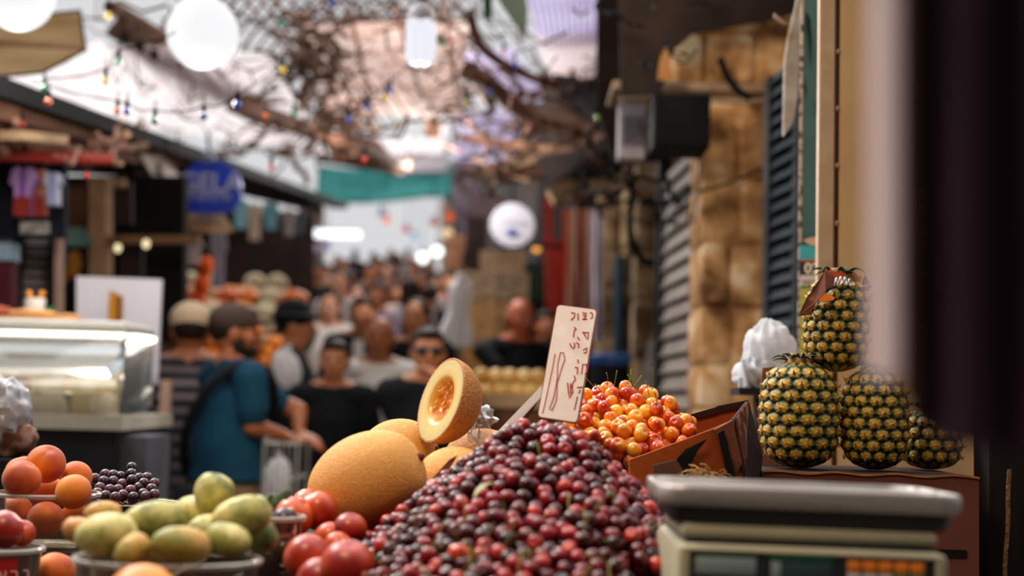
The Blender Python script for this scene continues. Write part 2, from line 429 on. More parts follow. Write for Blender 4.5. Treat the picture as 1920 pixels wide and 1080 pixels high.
for i in range(26):
    a = random.uniform(0, 2*PI); r_ = R0*random.uniform(.08, .42); p = V(r_*math.cos(a), r_*1.16*math.sin(a), -.020+.012*(r_/R0/.42)**2)
    q = p+V(random.uniform(-.006, .006), .010*random.choice((-1, 1)), random.uniform(.001, .005))
    sd.tube([p, (p+q)/2+V(0, 0, .003), q], [.0008, .0013, .0006], 6)
sd.build('seed_fibre', M_seed, hm, world=False)['kind'] = 'stuff'
# plastic wrap: a thin skin on the rind with a crumpled tail
M_wrap = clearmat('cling_film', 'ffffff', .15, .35, opac=.25, base='ffffff')
def wf(u_, v_):
    a = 2*PI*u_; z = -R0*1.12; rr = .006 + .020*v_ + .006*math.sin(9*a+3*v_)*v_
    p = V(rr*math.cos(a), rr*math.sin(a), z*.86-.032*v_ + .004*math.sin(5*a+7*v_))
    return p + V(.012*noise.noise(p*70), -.016*v_+.012*noise.noise(p*80+V(3, 1, 2)), 0)
MB().sheet(wf, 48, 12, .0003).build('plastic_wrap', M_wrap, hm, world=False)

# ---------------------------------------------------------------- knife and cardboard scrap
kn = thing('knife', at(965, 785, 2.12), 'long steel blade leaning from the melons to the price sign', 'knife')
a, c = at(1017, 727, 2.10), at(905, 845, 2.16)
dv = (c-a).normalized(); nn = dv.cross(V(0, 1, 0)).normalized()
if nn.z < 0: nn = -nn
MB().prism([a+nn*.003+V(0, .008, 0), a-nn*.008+dv*.004, c-nn*.010, c+nn*.004+V(0, .009, 0)], V(0, .0012, 0)).build('blade', mat('blade_steel', '#d8d4d4', rough=.35), kn, smooth=False)
MB().prism([a-nn*.009+dv*.02, a-nn*.014+dv*.04, c-nn*.020, c-nn*.011], V(0, .006, 0)).build('shaded_underside', mat('knife_dark', '#2c1e1c', '#4a2c24', 60, .5), kn, smooth=False)  # shade under the blade, put in as a dark brown strip
cs = [at(858, 853, 1.9), at(842, 862, 1.9), at(795, 915, 1.88), at(800, 930, 1.88), at(822, 905, 1.88), at(850, 868, 1.9)]
single(MB().prism(cs[::-1], V(0, .003, 0)), 'cardboard_scrap', M_card_br, 'torn brown cardboard scrap sticking up between melon and dark cherries', 'cardboard', smooth=False)

# ---------------------------------------------------------------- price sign
ps = thing('price_sign', at(1046, 790, 1.99), 'white price card handwritten in red, stuck upright in the cherries', 'sign')
Z0 = 4.5
def cor(px, py, dy=0): return at(px, py, 1.99+dy)
TL, TR, BR, BL = cor(1044, 570, .06), cor(1122, 580, .048), cor(1084, 794, -.012), cor(1007, 782, 0)
def sgn(u_, v_): return TL.lerp(TR, u_).lerp(BL.lerp(BR, u_), v_)
def rrect(fn, rx, ry, n=5):
    o = []
    for cx, cy, a0 in ((1-rx, ry, -PI/2), (1-rx, 1-ry, 0), (rx, 1-ry, PI/2), (rx, ry, PI)):
        for i in range(n+1):
            a = a0+PI/2*i/n; o.append(fn(cx+rx*math.cos(a), cy+ry*math.sin(a)))
    return o
sn = (TR-TL).cross(BL-TL).normalized()
if sn.y > 0: sn = -sn       # faces the camera side
M_cardw = mat('price_card_white', '#ece4e0', '#e4d6d2', 30, .45)
M_rededge = mat('price_card_edge', '#6e1820', rough=.5)
MB().prism([p-sn*.001 for p in rrect(sgn, .09, .035)], -sn*.0035).build('card_backing', M_rededge, ps, smooth=False)
cd_ = MB().prism([p for p in rrect(lambda u_, v_: sgn(.02+u_*.94, .007+v_*.986), .09, .035)], -sn*.002).build('card', M_cardw, ps, smooth=False)
M_ink = mat('red_ink', '#b83a34', rough=.6); M_ink2 = mat('red_ink_faded', '#c26a68', rough=.6)
def sz(x, y):   # zoomed photo units -> card u,v
    px, py = 1000+x/4.5, 560+y/4.5
    # invert the card's outline (affine is close enough)
    ex, ey = 78/1.0, 10; fx, fy = -37, 212
    dx, dy = px-1044, py-570; det = ex*fy-ey*fx
    return (dx*fy-dy*fx)/det, (ex*dy-ey*dx)/det
def stroke(pts, r, m, name='brush_stroke'):
    P_ = [sgn(*sz(*p))+sn*.0004 for p in pts]
    b_ = MB(); b_.tube(P_, r, 6); o = b_.build(name, m, cd_); return o
stroke([(182, 475), (160, 600), (130, 740), (100, 880), (78, 968)], .0009, M_ink2, 'digit_one')
stroke([(266, 520), (255, 462), (228, 462), (206, 560), (202, 680), (172, 840), (138, 930), (160, 942), (196, 860), (203, 720), (235, 610), (266, 520)], .0009, M_ink2, 'digit_eight')
L_ = [[(318,120),(350,125),(345,160),(318,185)], [(375,128),(380,160),(378,185)], [(415,120),(445,125),(440,160),(415,178),(455,176)], [(420,140),(445,150)], [(480,118),(500,128),(498,160),(484,172)],
      [(345,245),(362,262),(345,275),(338,330)], [(412,290),(465,290),(460,350),(440,325)], [(420,290),(440,320)], [(372,330),(390,355)],
      [(308,385),(325,420)], [(345,380),(350,410),(335,430)], [(365,378),(385,392),(382,420)], [(420,440),(452,420),(448,462),(425,462)],
      [(375,520),(383,550)], [(352,585),(376,588),(372,640)], [(408,640),(418,560),(448,558),(456,620),(438,640)],
      [(345,655),(358,690),(335,710),(325,760)], [(290,715),(300,800),(305,840),(335,790),(330,740)], [(315,720),(318,800)], [(370,752),(418,748)], [(375,825),(350,935)], [(400,770),(385,800)]]
for s_ in L_: stroke(s_, .0010, M_ink, 'letter_stroke')

# ---------------------------------------------------------------- cherry meshes
def cherry_mesh(nu=20, nv=13, dim=.35):
    def f(d):
        q = math.acos(max(-1, min(1, d.z)))
        return 1 - dim*math.exp(-(q/.32)**2) + .04*math.sin(d.x*1.5)
    return f
def scatter_cherries(cells, r, name, m, label, cat, group, nmax, stuff_label, stems=0, stem_len=.03, nstuff=0):
    base = MB().sph((0, 0, 0), (r, r*.98, r*.94), 22, 14, cherry_mesh()).build(name, m, world=False, auto=0)
    tag(base, label, cat, group)
    me = base.data; stem_me = None
    out = []
    for i, p in enumerate(cells[:nmax]):
        o = base if i == 0 else base.copy()
        if i: COL.objects.link(o)
        o.location = p; o.rotation_euler = (random.uniform(-1.1, 1.1), random.uniform(-1.1, 1.1), random.uniform(0, 6.28))
        s = random.uniform(.9, 1.08); o.scale = (s, s, s)
        if i < stems:
            if stem_me is None:
                st = MB().tube([(0, 0, r*.55), (0, 0, r*1.0), (.002, .001, r+stem_len*.5), (.006, .001, r+stem_len)], [.0007, .0006, .0006, .0011], 6).build('stem', M_stem, world=False)
                st.parent = o; stem_me = st
            else:
                st = stem_me.copy(); COL.objects.link(st); st.parent = o
        out.append(o)
    rest = cells[nmax:nmax+nstuff] if nstuff else cells[nmax:]
    if rest:
        b_ = MB()
        for p in rest: b_.sph(p, (r, r, r*.95), 14, 9, cherry_mesh(), rot=(random.uniform(-1, 1), random.uniform(-1, 1), 0))
        tag(b_.build(name+'_pile', m, auto=0), stuff_label, cat, None, 'stuff')
    return out
# dark red heap: hexagonal close packing, jittered, under a mound
PK = at(1035, 800, 1.86)
def heap(x, y):
    dx = x-PK.x; dx = dx*1.9 if dx > .02 else min(0, dx+.035)*2.0
    if dx > 0: dx = max(0, dx-.02)
    d = math.sqrt(dx*dx+(y-PK.y)**2*(1.0 if y < PK.y else 6)+.0025)
    return PK.z + .02 - .42*d - max(0, x-.10)*.2 + .010*noise.noise(V(x*14, y*14, 3))
r = .0098; pts = []
cell = {}; rn9 = random.Random(5); md = r*1.72
def tryadd(x, y, z, dep):
    k_ = (int(x//md), int(y//md), int(z//md))
    for a_ in (-1, 0, 1):
        for b2 in (-1, 0, 1):
            for c_ in (-1, 0, 1):
                for q in cell.get((k_[0]+a_, k_[1]+b2, k_[2]+c_), ()):
                    if (q[0]-x)**2+(q[1]-y)**2+(q[2]-z)**2 < md*md: return False
    cell.setdefault(k_, []).append((x, y, z)); pts.append((x, y, z, dep)); return True
for t_ in range(60000):   # first the skin of the mound, then what lies under it
    x = rn9.uniform(-.42, .2); y = rn9.uniform(1.28, 1.97)
    dep = rn9.uniform(0, .010) if t_ < 26000 else rn9.uniform(.014, .040)
    z = heap(x, y)-dep
    if z < 1.03: continue
    px, py = proj((x, y, z))
    if 560 < px < 1300 and py < 1112: tryadd(x, y, z, dep)
A = np.array(pts)
# keep clear of the scale and of the nectarines
keep = ~((A[:, 0] > .125) & (A[:, 1] < 1.56)) & ~((A[:,0] < -.2) & (A[:,1] > 1.66) & (A[:, 2] > 1.13))
A = A[keep]
P3 = relax(A[:, :3], np.full(len(A), r*.97), 8)
o_ = np.argsort(A[:, 3] + .012*(P3[:, 1]-1.3)); P3 = P3[o_]
print('dark cherries', len(P3))
LB = 'dark red cherry in the big heap in front of the price card'
scatter_cherries([tuple(p) for p in P3[:300]][:], r, 'cherry', M_red, LB, 'cherry', 'dark red cherries in the big front heap', 300, '', stems=46, stem_len=.028)
b_ = MB()
for p in P3[300:]: b_.sph(p, (r, r, r*.95), 12, 8, None)
tag(b_.build('cherry_heap_filling', M_red, auto=0), 'dark red cherries packed beneath the top layer of the front heap', 'cherries', None, 'stuff')
# a few lighter single cherries on the heap
b0 = None
for (px, py, Y, lb) in ((860, 1008, 1.52, 'single bright orange cherry lying on the lower middle of the dark heap'),):
    p = at(px, py, Y); p.z = heap(p.x, p.y)+.004
    tag(MB().sph(p, (r*1.25,)*3, 22, 14, cherry_mesh()).build('orange_cherry', M_gold, auto=0), lb, 'cherry')
# the bowl-like crate that holds the heap
hb = MB()
hb.box((-.1, 1.27, 1.05), (.62, .014, .1)); hb.box((.2, 1.66, 1.035), (.012, .60, .07)); hb.box((-.1, 1.98, 1.05), (.62, .014, .1)); hb.box((-.41, 1.62, 1.04), (.012, .68, .08)); hb.box((-.1, 1.62, 1.008), (.62, .7, .014))
single(hb, 'cherry_crate', M_card_dk, 'low dark crate under the heap of dark cherries', 'crate', smooth=False)
# leaves in the heap
M_leaf = mat('leaf_green', '#5a6a30', '#7a8a48', 30, .5)
def leaf(p, L1, W, rz, tilt, label, m=M_leaf, name='leaf', curl=.25):
    R = Euler((tilt, 0, rz)).to_matrix()
    def fn(u_, v_):
        w_ = W*math.sin(PI*min(1, u_*.97+.02))**.8*(v_-.5)*2
        return Vector(p)+R @ V(w_, L1*(u_-.5), -curl*L1*(u_-.5)**2*4*.5+abs(w_)*.3)
    return tag(MB().sheet(fn, 12, 6, .0006).build(name, m), label, 'leaf')
leaf(at(972, 1020, 1.5)+V(0, 0, .008), .035, .007, .8, -.5, 'small pale green leaf near the bottom of the dark cherries')
leaf(at(905, 925, 1.62)+V(0, 0, .006), .032, .007, 2.0, -.6, 'small yellow green leaf on the left slope of the dark cherries', mat('leaf_yellow', '#9a9a50', '#7a8a48', 30, .5))

# ---------------------------------------------------------------- golden cherries in their carton
poly = [(1046, 800), (1092, 747), (1150, 735), (1205, 738), (1262, 768), (1306, 806), (1290, 826), (1212, 848), (1120, 834)]
def inside(x, y, P_):
    c_ = False; j = len(P_)-1
    for i in range(len(P_)):
        if (P_[i][1] > y) != (P_[j][1] > y) and x < (P_[j][0]-P_[i][0])*(y-P_[i][1])/(P_[j][1]-P_[i][1])+P_[i][0]: c_ = not c_
        j = i
    return c_
rg = .0122; pts = []
for lay in range(3):
    for j in range(0, 9):
        for i in range(0, 14):
            px = 1040+(i+(j % 2)*.5)*26+lay*12; py = 738+j*14.5+lay*10
            if inside(px, py, poly) :
                Y = 2.115+(850-py)/115*.2+lay*.021
                pts.append(tuple(at(px+random.uniform(-11, 11), py+random.uniform(-8, 8), Y+random.uniform(-.012, .012))))
G = relax(np.array(pts), np.full(len(pts), rg*.98), 16)
o_ = np.argsort(-G[:, 2]+G[:, 1]*.2); G = G[o_]
print('golden', len(G))
scatter_cherries([tuple(p) for p in G], rg, 'golden_cherry', M_gold, 'yellow and red cherry heaped in the orange carton right of the price card', 'cherry', 'yellow and red cherries in the carton', 300, '', stems=15, stem_len=.030)
cb_ = thing('cherry_carton', at(1300, 900, 2.2), 'open orange brown cardboard carton holding the yellow cherries', 'box')
def panel(name, q, m, th=.004, parent=cb_):
    P_ = [at(*p) for p in q]; nn_ = (P_[1]-P_[0]).cross(P_[-1]-P_[0]).normalized()*th
    return MB().prism(P_, nn_).build(name, m, parent, smooth=False)
fp_ = panel('front_panel', [(1180, 862, 2.06), (1215, 850, 2.07), (1340, 803, 2.11), (1376, 787, 2.12), (1398, 868, 2.13), (1404, 940, 2.13), (1190, 985, 2.06)], M_card_or, .005)
panel('back_panel', [(1278, 786, 2.33), (1300, 778, 2.33), (1404, 752, 2.33), (1404, 900, 2.33), (1278, 930, 2.33)], M_card_or, -.005)
panel('back_panel_edge', [(1280, 790, 2.325), (1280, 781, 2.325), (1340, 764, 2.325), (1345, 761, 2.325), (1402, 750, 2.325), (1398, 762, 2.325), (1345, 772, 2.325), (1340, 775, 2.325)], M_card_dk, -.006)
panel('side_panel', [(1376, 786, 2.12), (1404, 750, 2.33), (1430, 852, 2.33), (1424, 945, 2.25), (1400, 965, 2.13), (1399, 880, 2.12)], M_card_dk, .005)
panel('side_panel_liner', [(1374, 788, 2.125), (1400, 752, 2.325), (1404, 850, 2.325), (1392, 865, 2.13)], mat('carton_torn', '#a0683c', '#5a3020', 25, .9, .5, 60, lo=.45, hi=.55), -.004)
panel('corner_flap', [(1340, 806, 2.105), (1374, 788, 2.112), (1392, 868, 2.12), (1372, 905, 2.12), (1356, 850, 2.11)], M_card_br, .006)
panel('printed_mark', [(1262, 886, 2.078), (1268, 862, 2.078), (1285, 843, 2.084), (1327, 822, 2.093), (1308, 846, 2.088), (1296, 870, 2.086), (1290, 892, 2.085)], M_black, .0008, fp_)
panel('fold_shade', [(1346, 812, 2.0985), (1358, 806, 2.1015), (1380, 900, 2.106), (1366, 905, 2.105)], M_black, .0008, fp_)  # shade of the carton's fold, put in as a black strip
slab('brown cardboard box lying under the yellow cherry carton', 'support_box', -.02, .36, 2.07, 2.36, 1.0, 1.13, M_card_dk, 'box')
# pale torn cardboard and straw in front of the carton
single(MB().prism([at(1225, 872, 2.0), at(1268, 862, 2.0), at(1280, 880, 2.0), at(1276, 930, 2.0), at(1228, 930, 2.0)][::-1], V(0, .004, 0)), 'cardboard_divider', mat('divider_brown', '#5c4034', '#6a4a3a', 10, .8), 'grey brown cardboard flap below the yellow cherry carton', 'cardboard', smooth=False)
st_ = MB()
for i in range(46):
    p = at(random.uniform(1276, 1350), random.uniform(880, 896), 1.98+random.uniform(-.03, .03))
    q = p+V(random.uniform(-.02, .02), random.uniform(-.01, .01), random.uniform(-.006, .008))
    st_.tube([p, (p+q)/2+V(0, 0, .003), q], .0009, 5)
tag(st_.build('straw', mat('straw', '#c09a6a', '#a07a48', 40, .8)), 'loose pale straw between cherry carton and scale', 'straw', None, 'stuff')
st_ = slab('dark box standing right behind the scale tray', 'packing_box', .2, .37, 1.93, 2.04, 1.0, 1.195, M_card_dk, 'box')
# ---------------------------------------------------------------- pineapples
def pine_mat():
    m = bpy.data.materials.new('pineapple_skin'); m.use_nodes = True
    nt = m.node_tree; N = nt.nodes; L = nt.links; b = N['Principled BSDF']; b.inputs['Roughness'].default_value = .5
    at_ = N.new('ShaderNodeAttribute'); at_.attribute_name = 'eye'
    r = N.new('ShaderNodeValToRGB'); e = r.color_ramp.elements
    e[0].position = 0; e[0].color = lin('#14150c'); e[1].position = 1; e[1].color = lin('#8a4a20')
    for p, c in ((.22, '#1c200c'), (.38, '#6a6820'), (.55, '#c0a034'), (.76, '#dca040'), (.9, '#b06428')):
        x = r.color_ramp.elements.new(p); x.color = lin(c)
    tc = N.new('ShaderNodeTexCoord'); nz = N.new('ShaderNodeTexNoise'); nz.inputs['Scale'].default_value = 90; nz.inputs['Detail'].default_value = 4
    L.new(tc.outputs['Object'], nz.inputs[0])
    ma = N.new('ShaderNodeMath'); ma.operation = 'MULTIPLY_ADD'; ma.inputs[1].default_value = .5; L.new(nz.outputs[0], ma.inputs[0])
    sb = N.new('ShaderNodeMath'); sb.operation = 'SUBTRACT'; sb.inputs[1].default_value = .27; L.new(at_.outputs['Fac'], sb.inputs[0]); L.new(sb.outputs[0], ma.inputs[2])
    L.new(ma.outputs[0], r.inputs[0]); L.new(r.outputs[0], b.inputs['Base Color'])
    bp = N.new('ShaderNodeBump'); bp.inputs['Strength'].default_value = .4; bp.inputs['Distance'].default_value = .002; L.new(nz.outputs[0], bp.inputs['Height']); L.new(bp.outputs[0], b.inputs['Normal'])
    return m
M_pine = pine_mat()
M_bract = mat('pineapple_bract', '#c08a4c', '#7a5c2c', 60, .7)
M_crown = mat('pineapple_leaf', '#1c2616', '#3a4a28', 40, .5)
M_cut = mat('pineapple_cut_stub', '#c8a878', '#8a6a48', 90, .7, .3, 200)
def pineapple(cen, R, H, label, rz=0, tilt=(0, 0), stub=True, seed=1, rows=9):
    """cen = centre of the base"""
    rn = random.Random(seed)
    t = thing('pineapple', cen, label, 'pineapple', rz=rz); t.rotation_euler = (tilt[0], tilt[1], rz)
    NA = 13; nu, nv = 260, 170
    def radius(v):   # barrel profile, v 0..1
        return R*(1-abs(2*v-1)**4.5*.5)*(.97+.06*math.sin(PI*v))*(1 if v < .5 else 1-.10*(v-.5))
    eyes = []
    for j in range(rows+1):
        for i in range(NA):
            eyes.append(((i+.5*(j % 2)+.045*j)/NA % 1.0, (j+.1)/(rows+.2)))
    E = np.array(eyes)
    vs = []; at_v = []
    asp = H/(2*PI*R)
    for a in range(nv+1):
        v = a/nv
        for k_ in range(nu):
            u_ = k_/nu
            du = np.abs(E[:, 0]-u_); du = np.minimum(du, 1-du)*NA; dv = (E[:, 1]-v)*(rows+.2)
            d = np.maximum(np.abs(du)*1.0+np.abs(dv)*.42, np.abs(dv)*.92+np.abs(du)*.30)
            ii = int(np.argmin(d)); dm = min(float(d[ii]), .6)
            h = max(0, 1-(dm/.60)**3.0)
            tip = math.exp(-((du[ii])**2*90+(dv[ii]-.05)**2*90))
            endf = min(1, v*9, (1-v)*9)
            rr = radius(v)+(.0055*h**.8+.0012*max(-.5, min(.5, -dv[ii]))*h+.0035*tip)*endf-.0045
            if v < .05: rr *= math.sqrt(max(0.02, v/.05))*.6+.4
            if v > .95: rr *= math.sqrt(max(0.02, (1-v)/.05))*.6+.4
            ang = 2*PI*u_
            vs.append((rr*math.cos(ang), rr*math.sin(ang), H*v+.002*tip))
            at_v.append(min(1, max(0, h*(.62-.30*dv[ii])+.12*h*math.cos(7*math.atan2(dv[ii]-.05, du[ii]+1e-6))+tip*.4)))
    fs = [(a*nu+k_, a*nu+(k_+1) % nu, (a+1)*nu+(k_+1) % nu, (a+1)*nu+k_) for a in range(nv) for k_ in range(nu)]
    fs.append(tuple(range(nu-1, -1, -1))); fs.append(tuple(nv*nu+k_ for k_ in range(nu)))
    b_ = MB(); b_.add(vs, fs); o = b_.build('body', M_pine, t, world=False, auto=0)
    o.data.attributes.new('eye', 'FLOAT', 'POINT').data.foreach_set('value', at_v)
    br = MB()
    for (u_, v) in eyes:
        if not .03 < v < .97: continue
        ang = 2*PI*u_; rr = radius(v)+.0035; d = V(math.cos(ang), math.sin(ang), 0); s = V(-d.y, d.x, 0)
        p = d*rr+V(0, 0, H*v-.002); L1 = rn.uniform(.004, .009)
        b0, b1, b2 = p-s*.0028, p+s*.0028, p+d*.002
        tipp = p+d*rn.uniform(.003, .006)+V(0, 0, L1)+s*rn.uniform(-.002, .002)
        br.add([b0, b1, b2+V(0, 0, .001), tipp, p-V(0, 0, .0035)+d*.001], [(0, 4, 2), (4, 1, 2), (0, 2, 3), (2, 1, 3), (1, 0, 3), (0, 1, 4)])
    x = br.build('bracts', M_bract, t, world=False, smooth=False); x['kind'] = 'stuff'
    for i in range(13):
        a = i*2.4; L1 = rn.uniform(.018, .036)
        def fn(u2, v2):
            w_ = .009*(1-u2)**.7*(v2-.5)*2; d = V(math.cos(a), math.sin(a), 0); s = V(-d.y, d.x, 0)
            return d*(R*.22+L1*u2)+s*w_+V(0, 0, H-.004+.012*math.sin(u2*2.6)*rn_h+abs(w_)*.5)
        rn_h = rn.uniform(.3, 1.3)
        MB().sheet(fn, 7, 4, .0008).build('crown_leaf', M_crown, t, world=False)
    if stub:
        MB().lathe([(1e-4, H+.013), (R*.30, H+.012), (R*.34, H+.008), (R*.36, H-.004), (1e-4, H-.005)], n=28).build('cut_stub', M_cut, t, world=False)
    return t
def base_at(px, py, Y): return at(px, py, Y)
ZB = at(1630, 889, 2.28).z
def standing(px, Y, zz):
    p = at(px, 800, Y); return V(p.x, p.y, zz)
s_ = 2.42/F
pineapple(standing(1499, 2.41, ZB+.002), 71*s_, .180, 'big pineapple standing bottom left on the brown carton', .3, seed=2)
pineapple(standing(1640, 2.42, ZB+.002), 62*s_, .172, 'pineapple standing bottom right on the carton, half in shade', 1.0, seed=3)
pineapple(standing(1566, 2.43, ZB+.166), 60*s_, .165, 'pineapple on top of the stack wearing an orange cardboard collar', .6, tilt=(0, math.radians(1.5)), seed=4)
pineapple(standing(1745, 2.50, ZB+.002), .052, .105, 'short dark pineapple in deep shade at the right end of the carton', .2, seed=5, stub=False, rows=5)
# carton under the pineapples
pc = thing('pineapple_carton', (at(1630, 889, 2.28).x, 2.45, 1.0), 'brown cardboard carton with four pineapples standing on it', 'box')
xl, xr = at(1430, 885, 2.28).x, at(1838, 890, 2.28).x
M_cart = mat('carton_plum', '#6a3c32', '#74443a', 4, .75, .1, 60)
MB().box(((xl+xr)/2, 2.29, (1.0+ZB)/2), (xr-xl, .008, ZB-1.0)).build('front_panel', M_cart, pc, smooth=False)
MB().box(((xl+xr)/2, 2.62, (1.0+ZB)/2), (xr-xl, .008, ZB-1.0)).build('back_panel', M_cart, pc, smooth=False)
MB().box((xl+.004, 2.455, (1.0+ZB)/2), (.008, .322, ZB-1.0)).build('side_panel', M_cart, pc, smooth=False)
MB().box((xr-.004, 2.455, (1.0+ZB)/2), (.008, .322, ZB-1.0)).build('side_panel', M_cart, pc, smooth=False)
MB().box(((xl+xr)/2, 2.455, ZB-.004), (xr-xl-.02, .322, .008)).build('top_panel', M_card_dk, pc, smooth=False)
MB().sheet(lambda u, v: V(xl+(xr-xl)*u, 2.2845, ZB-.002+.0018*math.sin(u*23)+.003*v), 40, 1, .003).build('folded_edge', mat('kraft_edge', '#b07848', '#9a6438', 30, .8), pc)
MB().box((xr-.065, 2.2845, 1.083), (.09, .002, .012)).build('hand_slot', M_black, pc, smooth=False)
# cardboard sheet behind the left pineapple
cs_ = thing('cardboard_sheet', at(1455, 760, 2.53), 'printed cardboard sheet standing behind the bottom left pineapple', 'cardboard')
P_ = [at(1430, 690, 2.51), at(1492, 684, 2.55), at(1494, 880, 2.55), at(1424, 882, 2.51), at(1422, 770, 2.51)]
sh_ = MB().prism(P_, V(0, .003, 0)).build('sheet', mat('cardboard_mauve', '#9a6a58', '#8a5c4c', 6, .8), cs_, smooth=False)
for i in range(7):
    MB().prism([at(1433, 697+i*7, 2.5085), at(1466-(i % 3)*6, 694+i*7, 2.5285), at(1466-(i % 3)*6, 696.2+i*7, 2.5285), at(1433, 699.2+i*7, 2.5085)], V(0, .0006, 0)).build('print_line', M_card_dk, sh_, smooth=False)
# collar on the top pineapple
cl = thing('cardboard_collar', at(1560, 540, 2.40), 'folded orange and brown cardboard piece lying on the topmost pineapple', 'cardboard')
def cp(name, q, m, th=.002, parent=cl):
    P_ = [at(*p) for p in q]; nn_ = (P_[1]-P_[0]).cross(P_[-1]-P_[0]).normalized()*th
    return MB().prism(P_, nn_).build(name, m, parent, smooth=False)
M_or = mat('collar_orange', '#d8701c', '#e07c24', 20, .6); M_rd = mat('collar_red', '#a83a20', '#b84a24', 30, .6)
cp('brown_side', [(1497, 592, 2.36), (1512, 560, 2.36), (1547, 508, 2.38), (1562, 516, 2.38), (1570, 530, 2.375), (1548, 545, 2.355), (1530, 566, 2.35), (1520, 590, 2.352)], mat('collar_brown', '#6e3822', '#5c2c1c', 20, .7))
cp('red_strip', [(1547, 506, 2.40), (1586, 512, 2.405), (1584, 524, 2.40), (1552, 522, 2.395)], M_rd)
cp('orange_side', [(1584, 512, 2.44), (1617, 515, 2.44), (1613, 537, 2.435), (1588, 530, 2.435), (1572, 522, 2.435)], M_or)
cp('orange_fold', [(1536, 560, 2.352), (1546, 548, 2.356), (1566, 558, 2.356), (1562, 563, 2.35), (1535, 566, 2.35)], M_or)
cp('folded_corner', [(1615, 536, 2.42), (1622, 514, 2.42), (1636, 538, 2.42), (1628, 546, 2.42)], mat('collar_maroon', '#4c2420', rough=.7))
# white string
sp = []
for i in range(70):
    u = i/69; sp.append(at(1562+34*u, 531-6*math.sin(u*3.2)+6*math.sin(u*26), 2.372+.012*math.cos(u*26)))
single(MB().tube(sp, .0016, 6), 'string', mat('white_string', '#dcdce0', rough=.7), 'white curly string tied at the top of the topmost pineapple', 'string')
sp = []
for i in range(90):
    u = i/89; sp.append(at(1628+10*math.sin(u*30), 530+50*u, 2.40+.012*math.cos(u*30)))
single(MB().tube(sp, .0008, 5), 'twine', mat('twine', '#b09a80', rough=.8), 'thin curly twine at the right of the topmost pineapple', 'string')

# ---------------------------------------------------------------- white plastic bag on a dark stand
M_bag = translmat('bag_white', '#eef0f4', k=.35)
cB = at(1440, 668, 2.95)
def bagf(d):
    return 1+.10*math.sin(9*math.atan2(d.y, d.x)+4*d.z)+.16*noise.noise(d*2.3)+.05*noise.noise(d*7)
bg = thing('plastic_bag', at(1440, 724, 2.95), 'white crumpled plastic bag on a dark stand beside the stone pillar', 'bag')
MB().sph(cB+V(.004, 0, .012), (.050, .045, .058), 60, 40, bagf).build('upper_bag', M_bag, bg, auto=0)
MB().sph(cB+V(-.006, 0, -.032), (.062, .05, .034), 60, 30, bagf, rot=(0, -.15, 0)).build('lower_bag', M_bag, bg, auto=0)
def tail(u, v): return at(1384+34*v+6*u, 726-55*u+3*math.sin(9*v), 2.92+.02*math.sin(v*9+u*4))
MB().sheet(tail, 10, 14, .0008).build('loose_corner', M_bag, bg)
zt = at(1440, 728, 2.95).z
sb_ = thing('bag_stand', (cB.x, 2.97, 0), 'dark metal stand with small top under the white plastic bag', 'stand')
MB().box((cB.x, 2.97, zt-.008), (.13, .12, .014)).build('stand_top', mat('dark_metal', '#20242a', rough=.5, metal=.3), sb_, smooth=False)
MB().box((cB.x, 2.97, (zt-.016)/2), (.045, .045, zt-.016)).build('stand_post', mat('dark_metal', ''), sb_, smooth=False)

# ---------------------------------------------------------------- scale
sc_t = thing('shop_scale', (0, 0, 0), 'cream electronic shop scale with a steel tray in the right foreground', 'scale')
sx, sy = at(1530, 935, 1.40).x, 1.51
sc_t.location = (sx, sy, 1.0)
sc_t.rotation_euler = (0, math.radians(.7), math.radians(-1))
K = 1.40/F
zt = at(1505, 934, 1.40).z-1.0
def rr_out(w, d, r, n=8):
    o = []
    for cx, cy, a0 in ((w/2-r, d/2-r, 0), (-w/2+r, d/2-r, PI/2), (-w/2+r, -d/2+r, PI), (w/2-r, -d/2+r, 1.5*PI)):
        for i in range(n+1):
            a = a0+PI/2*i/n; o.append((cx+r*math.cos(a), cy+r*math.sin(a)))
    return o
def loft(rings, cap=True):
    b_ = MB(); n_ = len(rings[0]); vs = [p for R_ in rings for p in R_]; fs = []
    for i in range(len(rings)-1):
        for k_ in range(n_): fs.append((i*n_+k_, i*n_+(k_+1) % n_, (i+1)*n_+(k_+1) % n_, (i+1)*n_+k_))
    if cap: fs.append(tuple(range(n_-1, -1, -1))); fs.append(tuple((len(rings)-1)*n_+k_ for k_ in range(n_)))
    b_.add(vs, fs); return b_
W, D = .302, .20
def ring(s, z, r=.03, w=W, d=D): return [(x, y, z) for x, y in rr_out(w*s, d*s, r)]
tr = loft([ring(.965, zt-.012), ring(.985, zt-.0125), ring(1.0, zt-.009), ring(1.004, zt+.002), ring(.998, zt+.006), ring(.988, zt+.007), ring(.978, zt+.006), ring(.965, zt+.001), ring(.94, zt+.000)])
tr.build('tray', M_steel, sc_t, world=False, auto=60)
M_cream = mat('scale_cream', '#a8a084', '#9c957a', 5, .45)
M_dk = mat('scale_black', '#17171b', rough=.5)
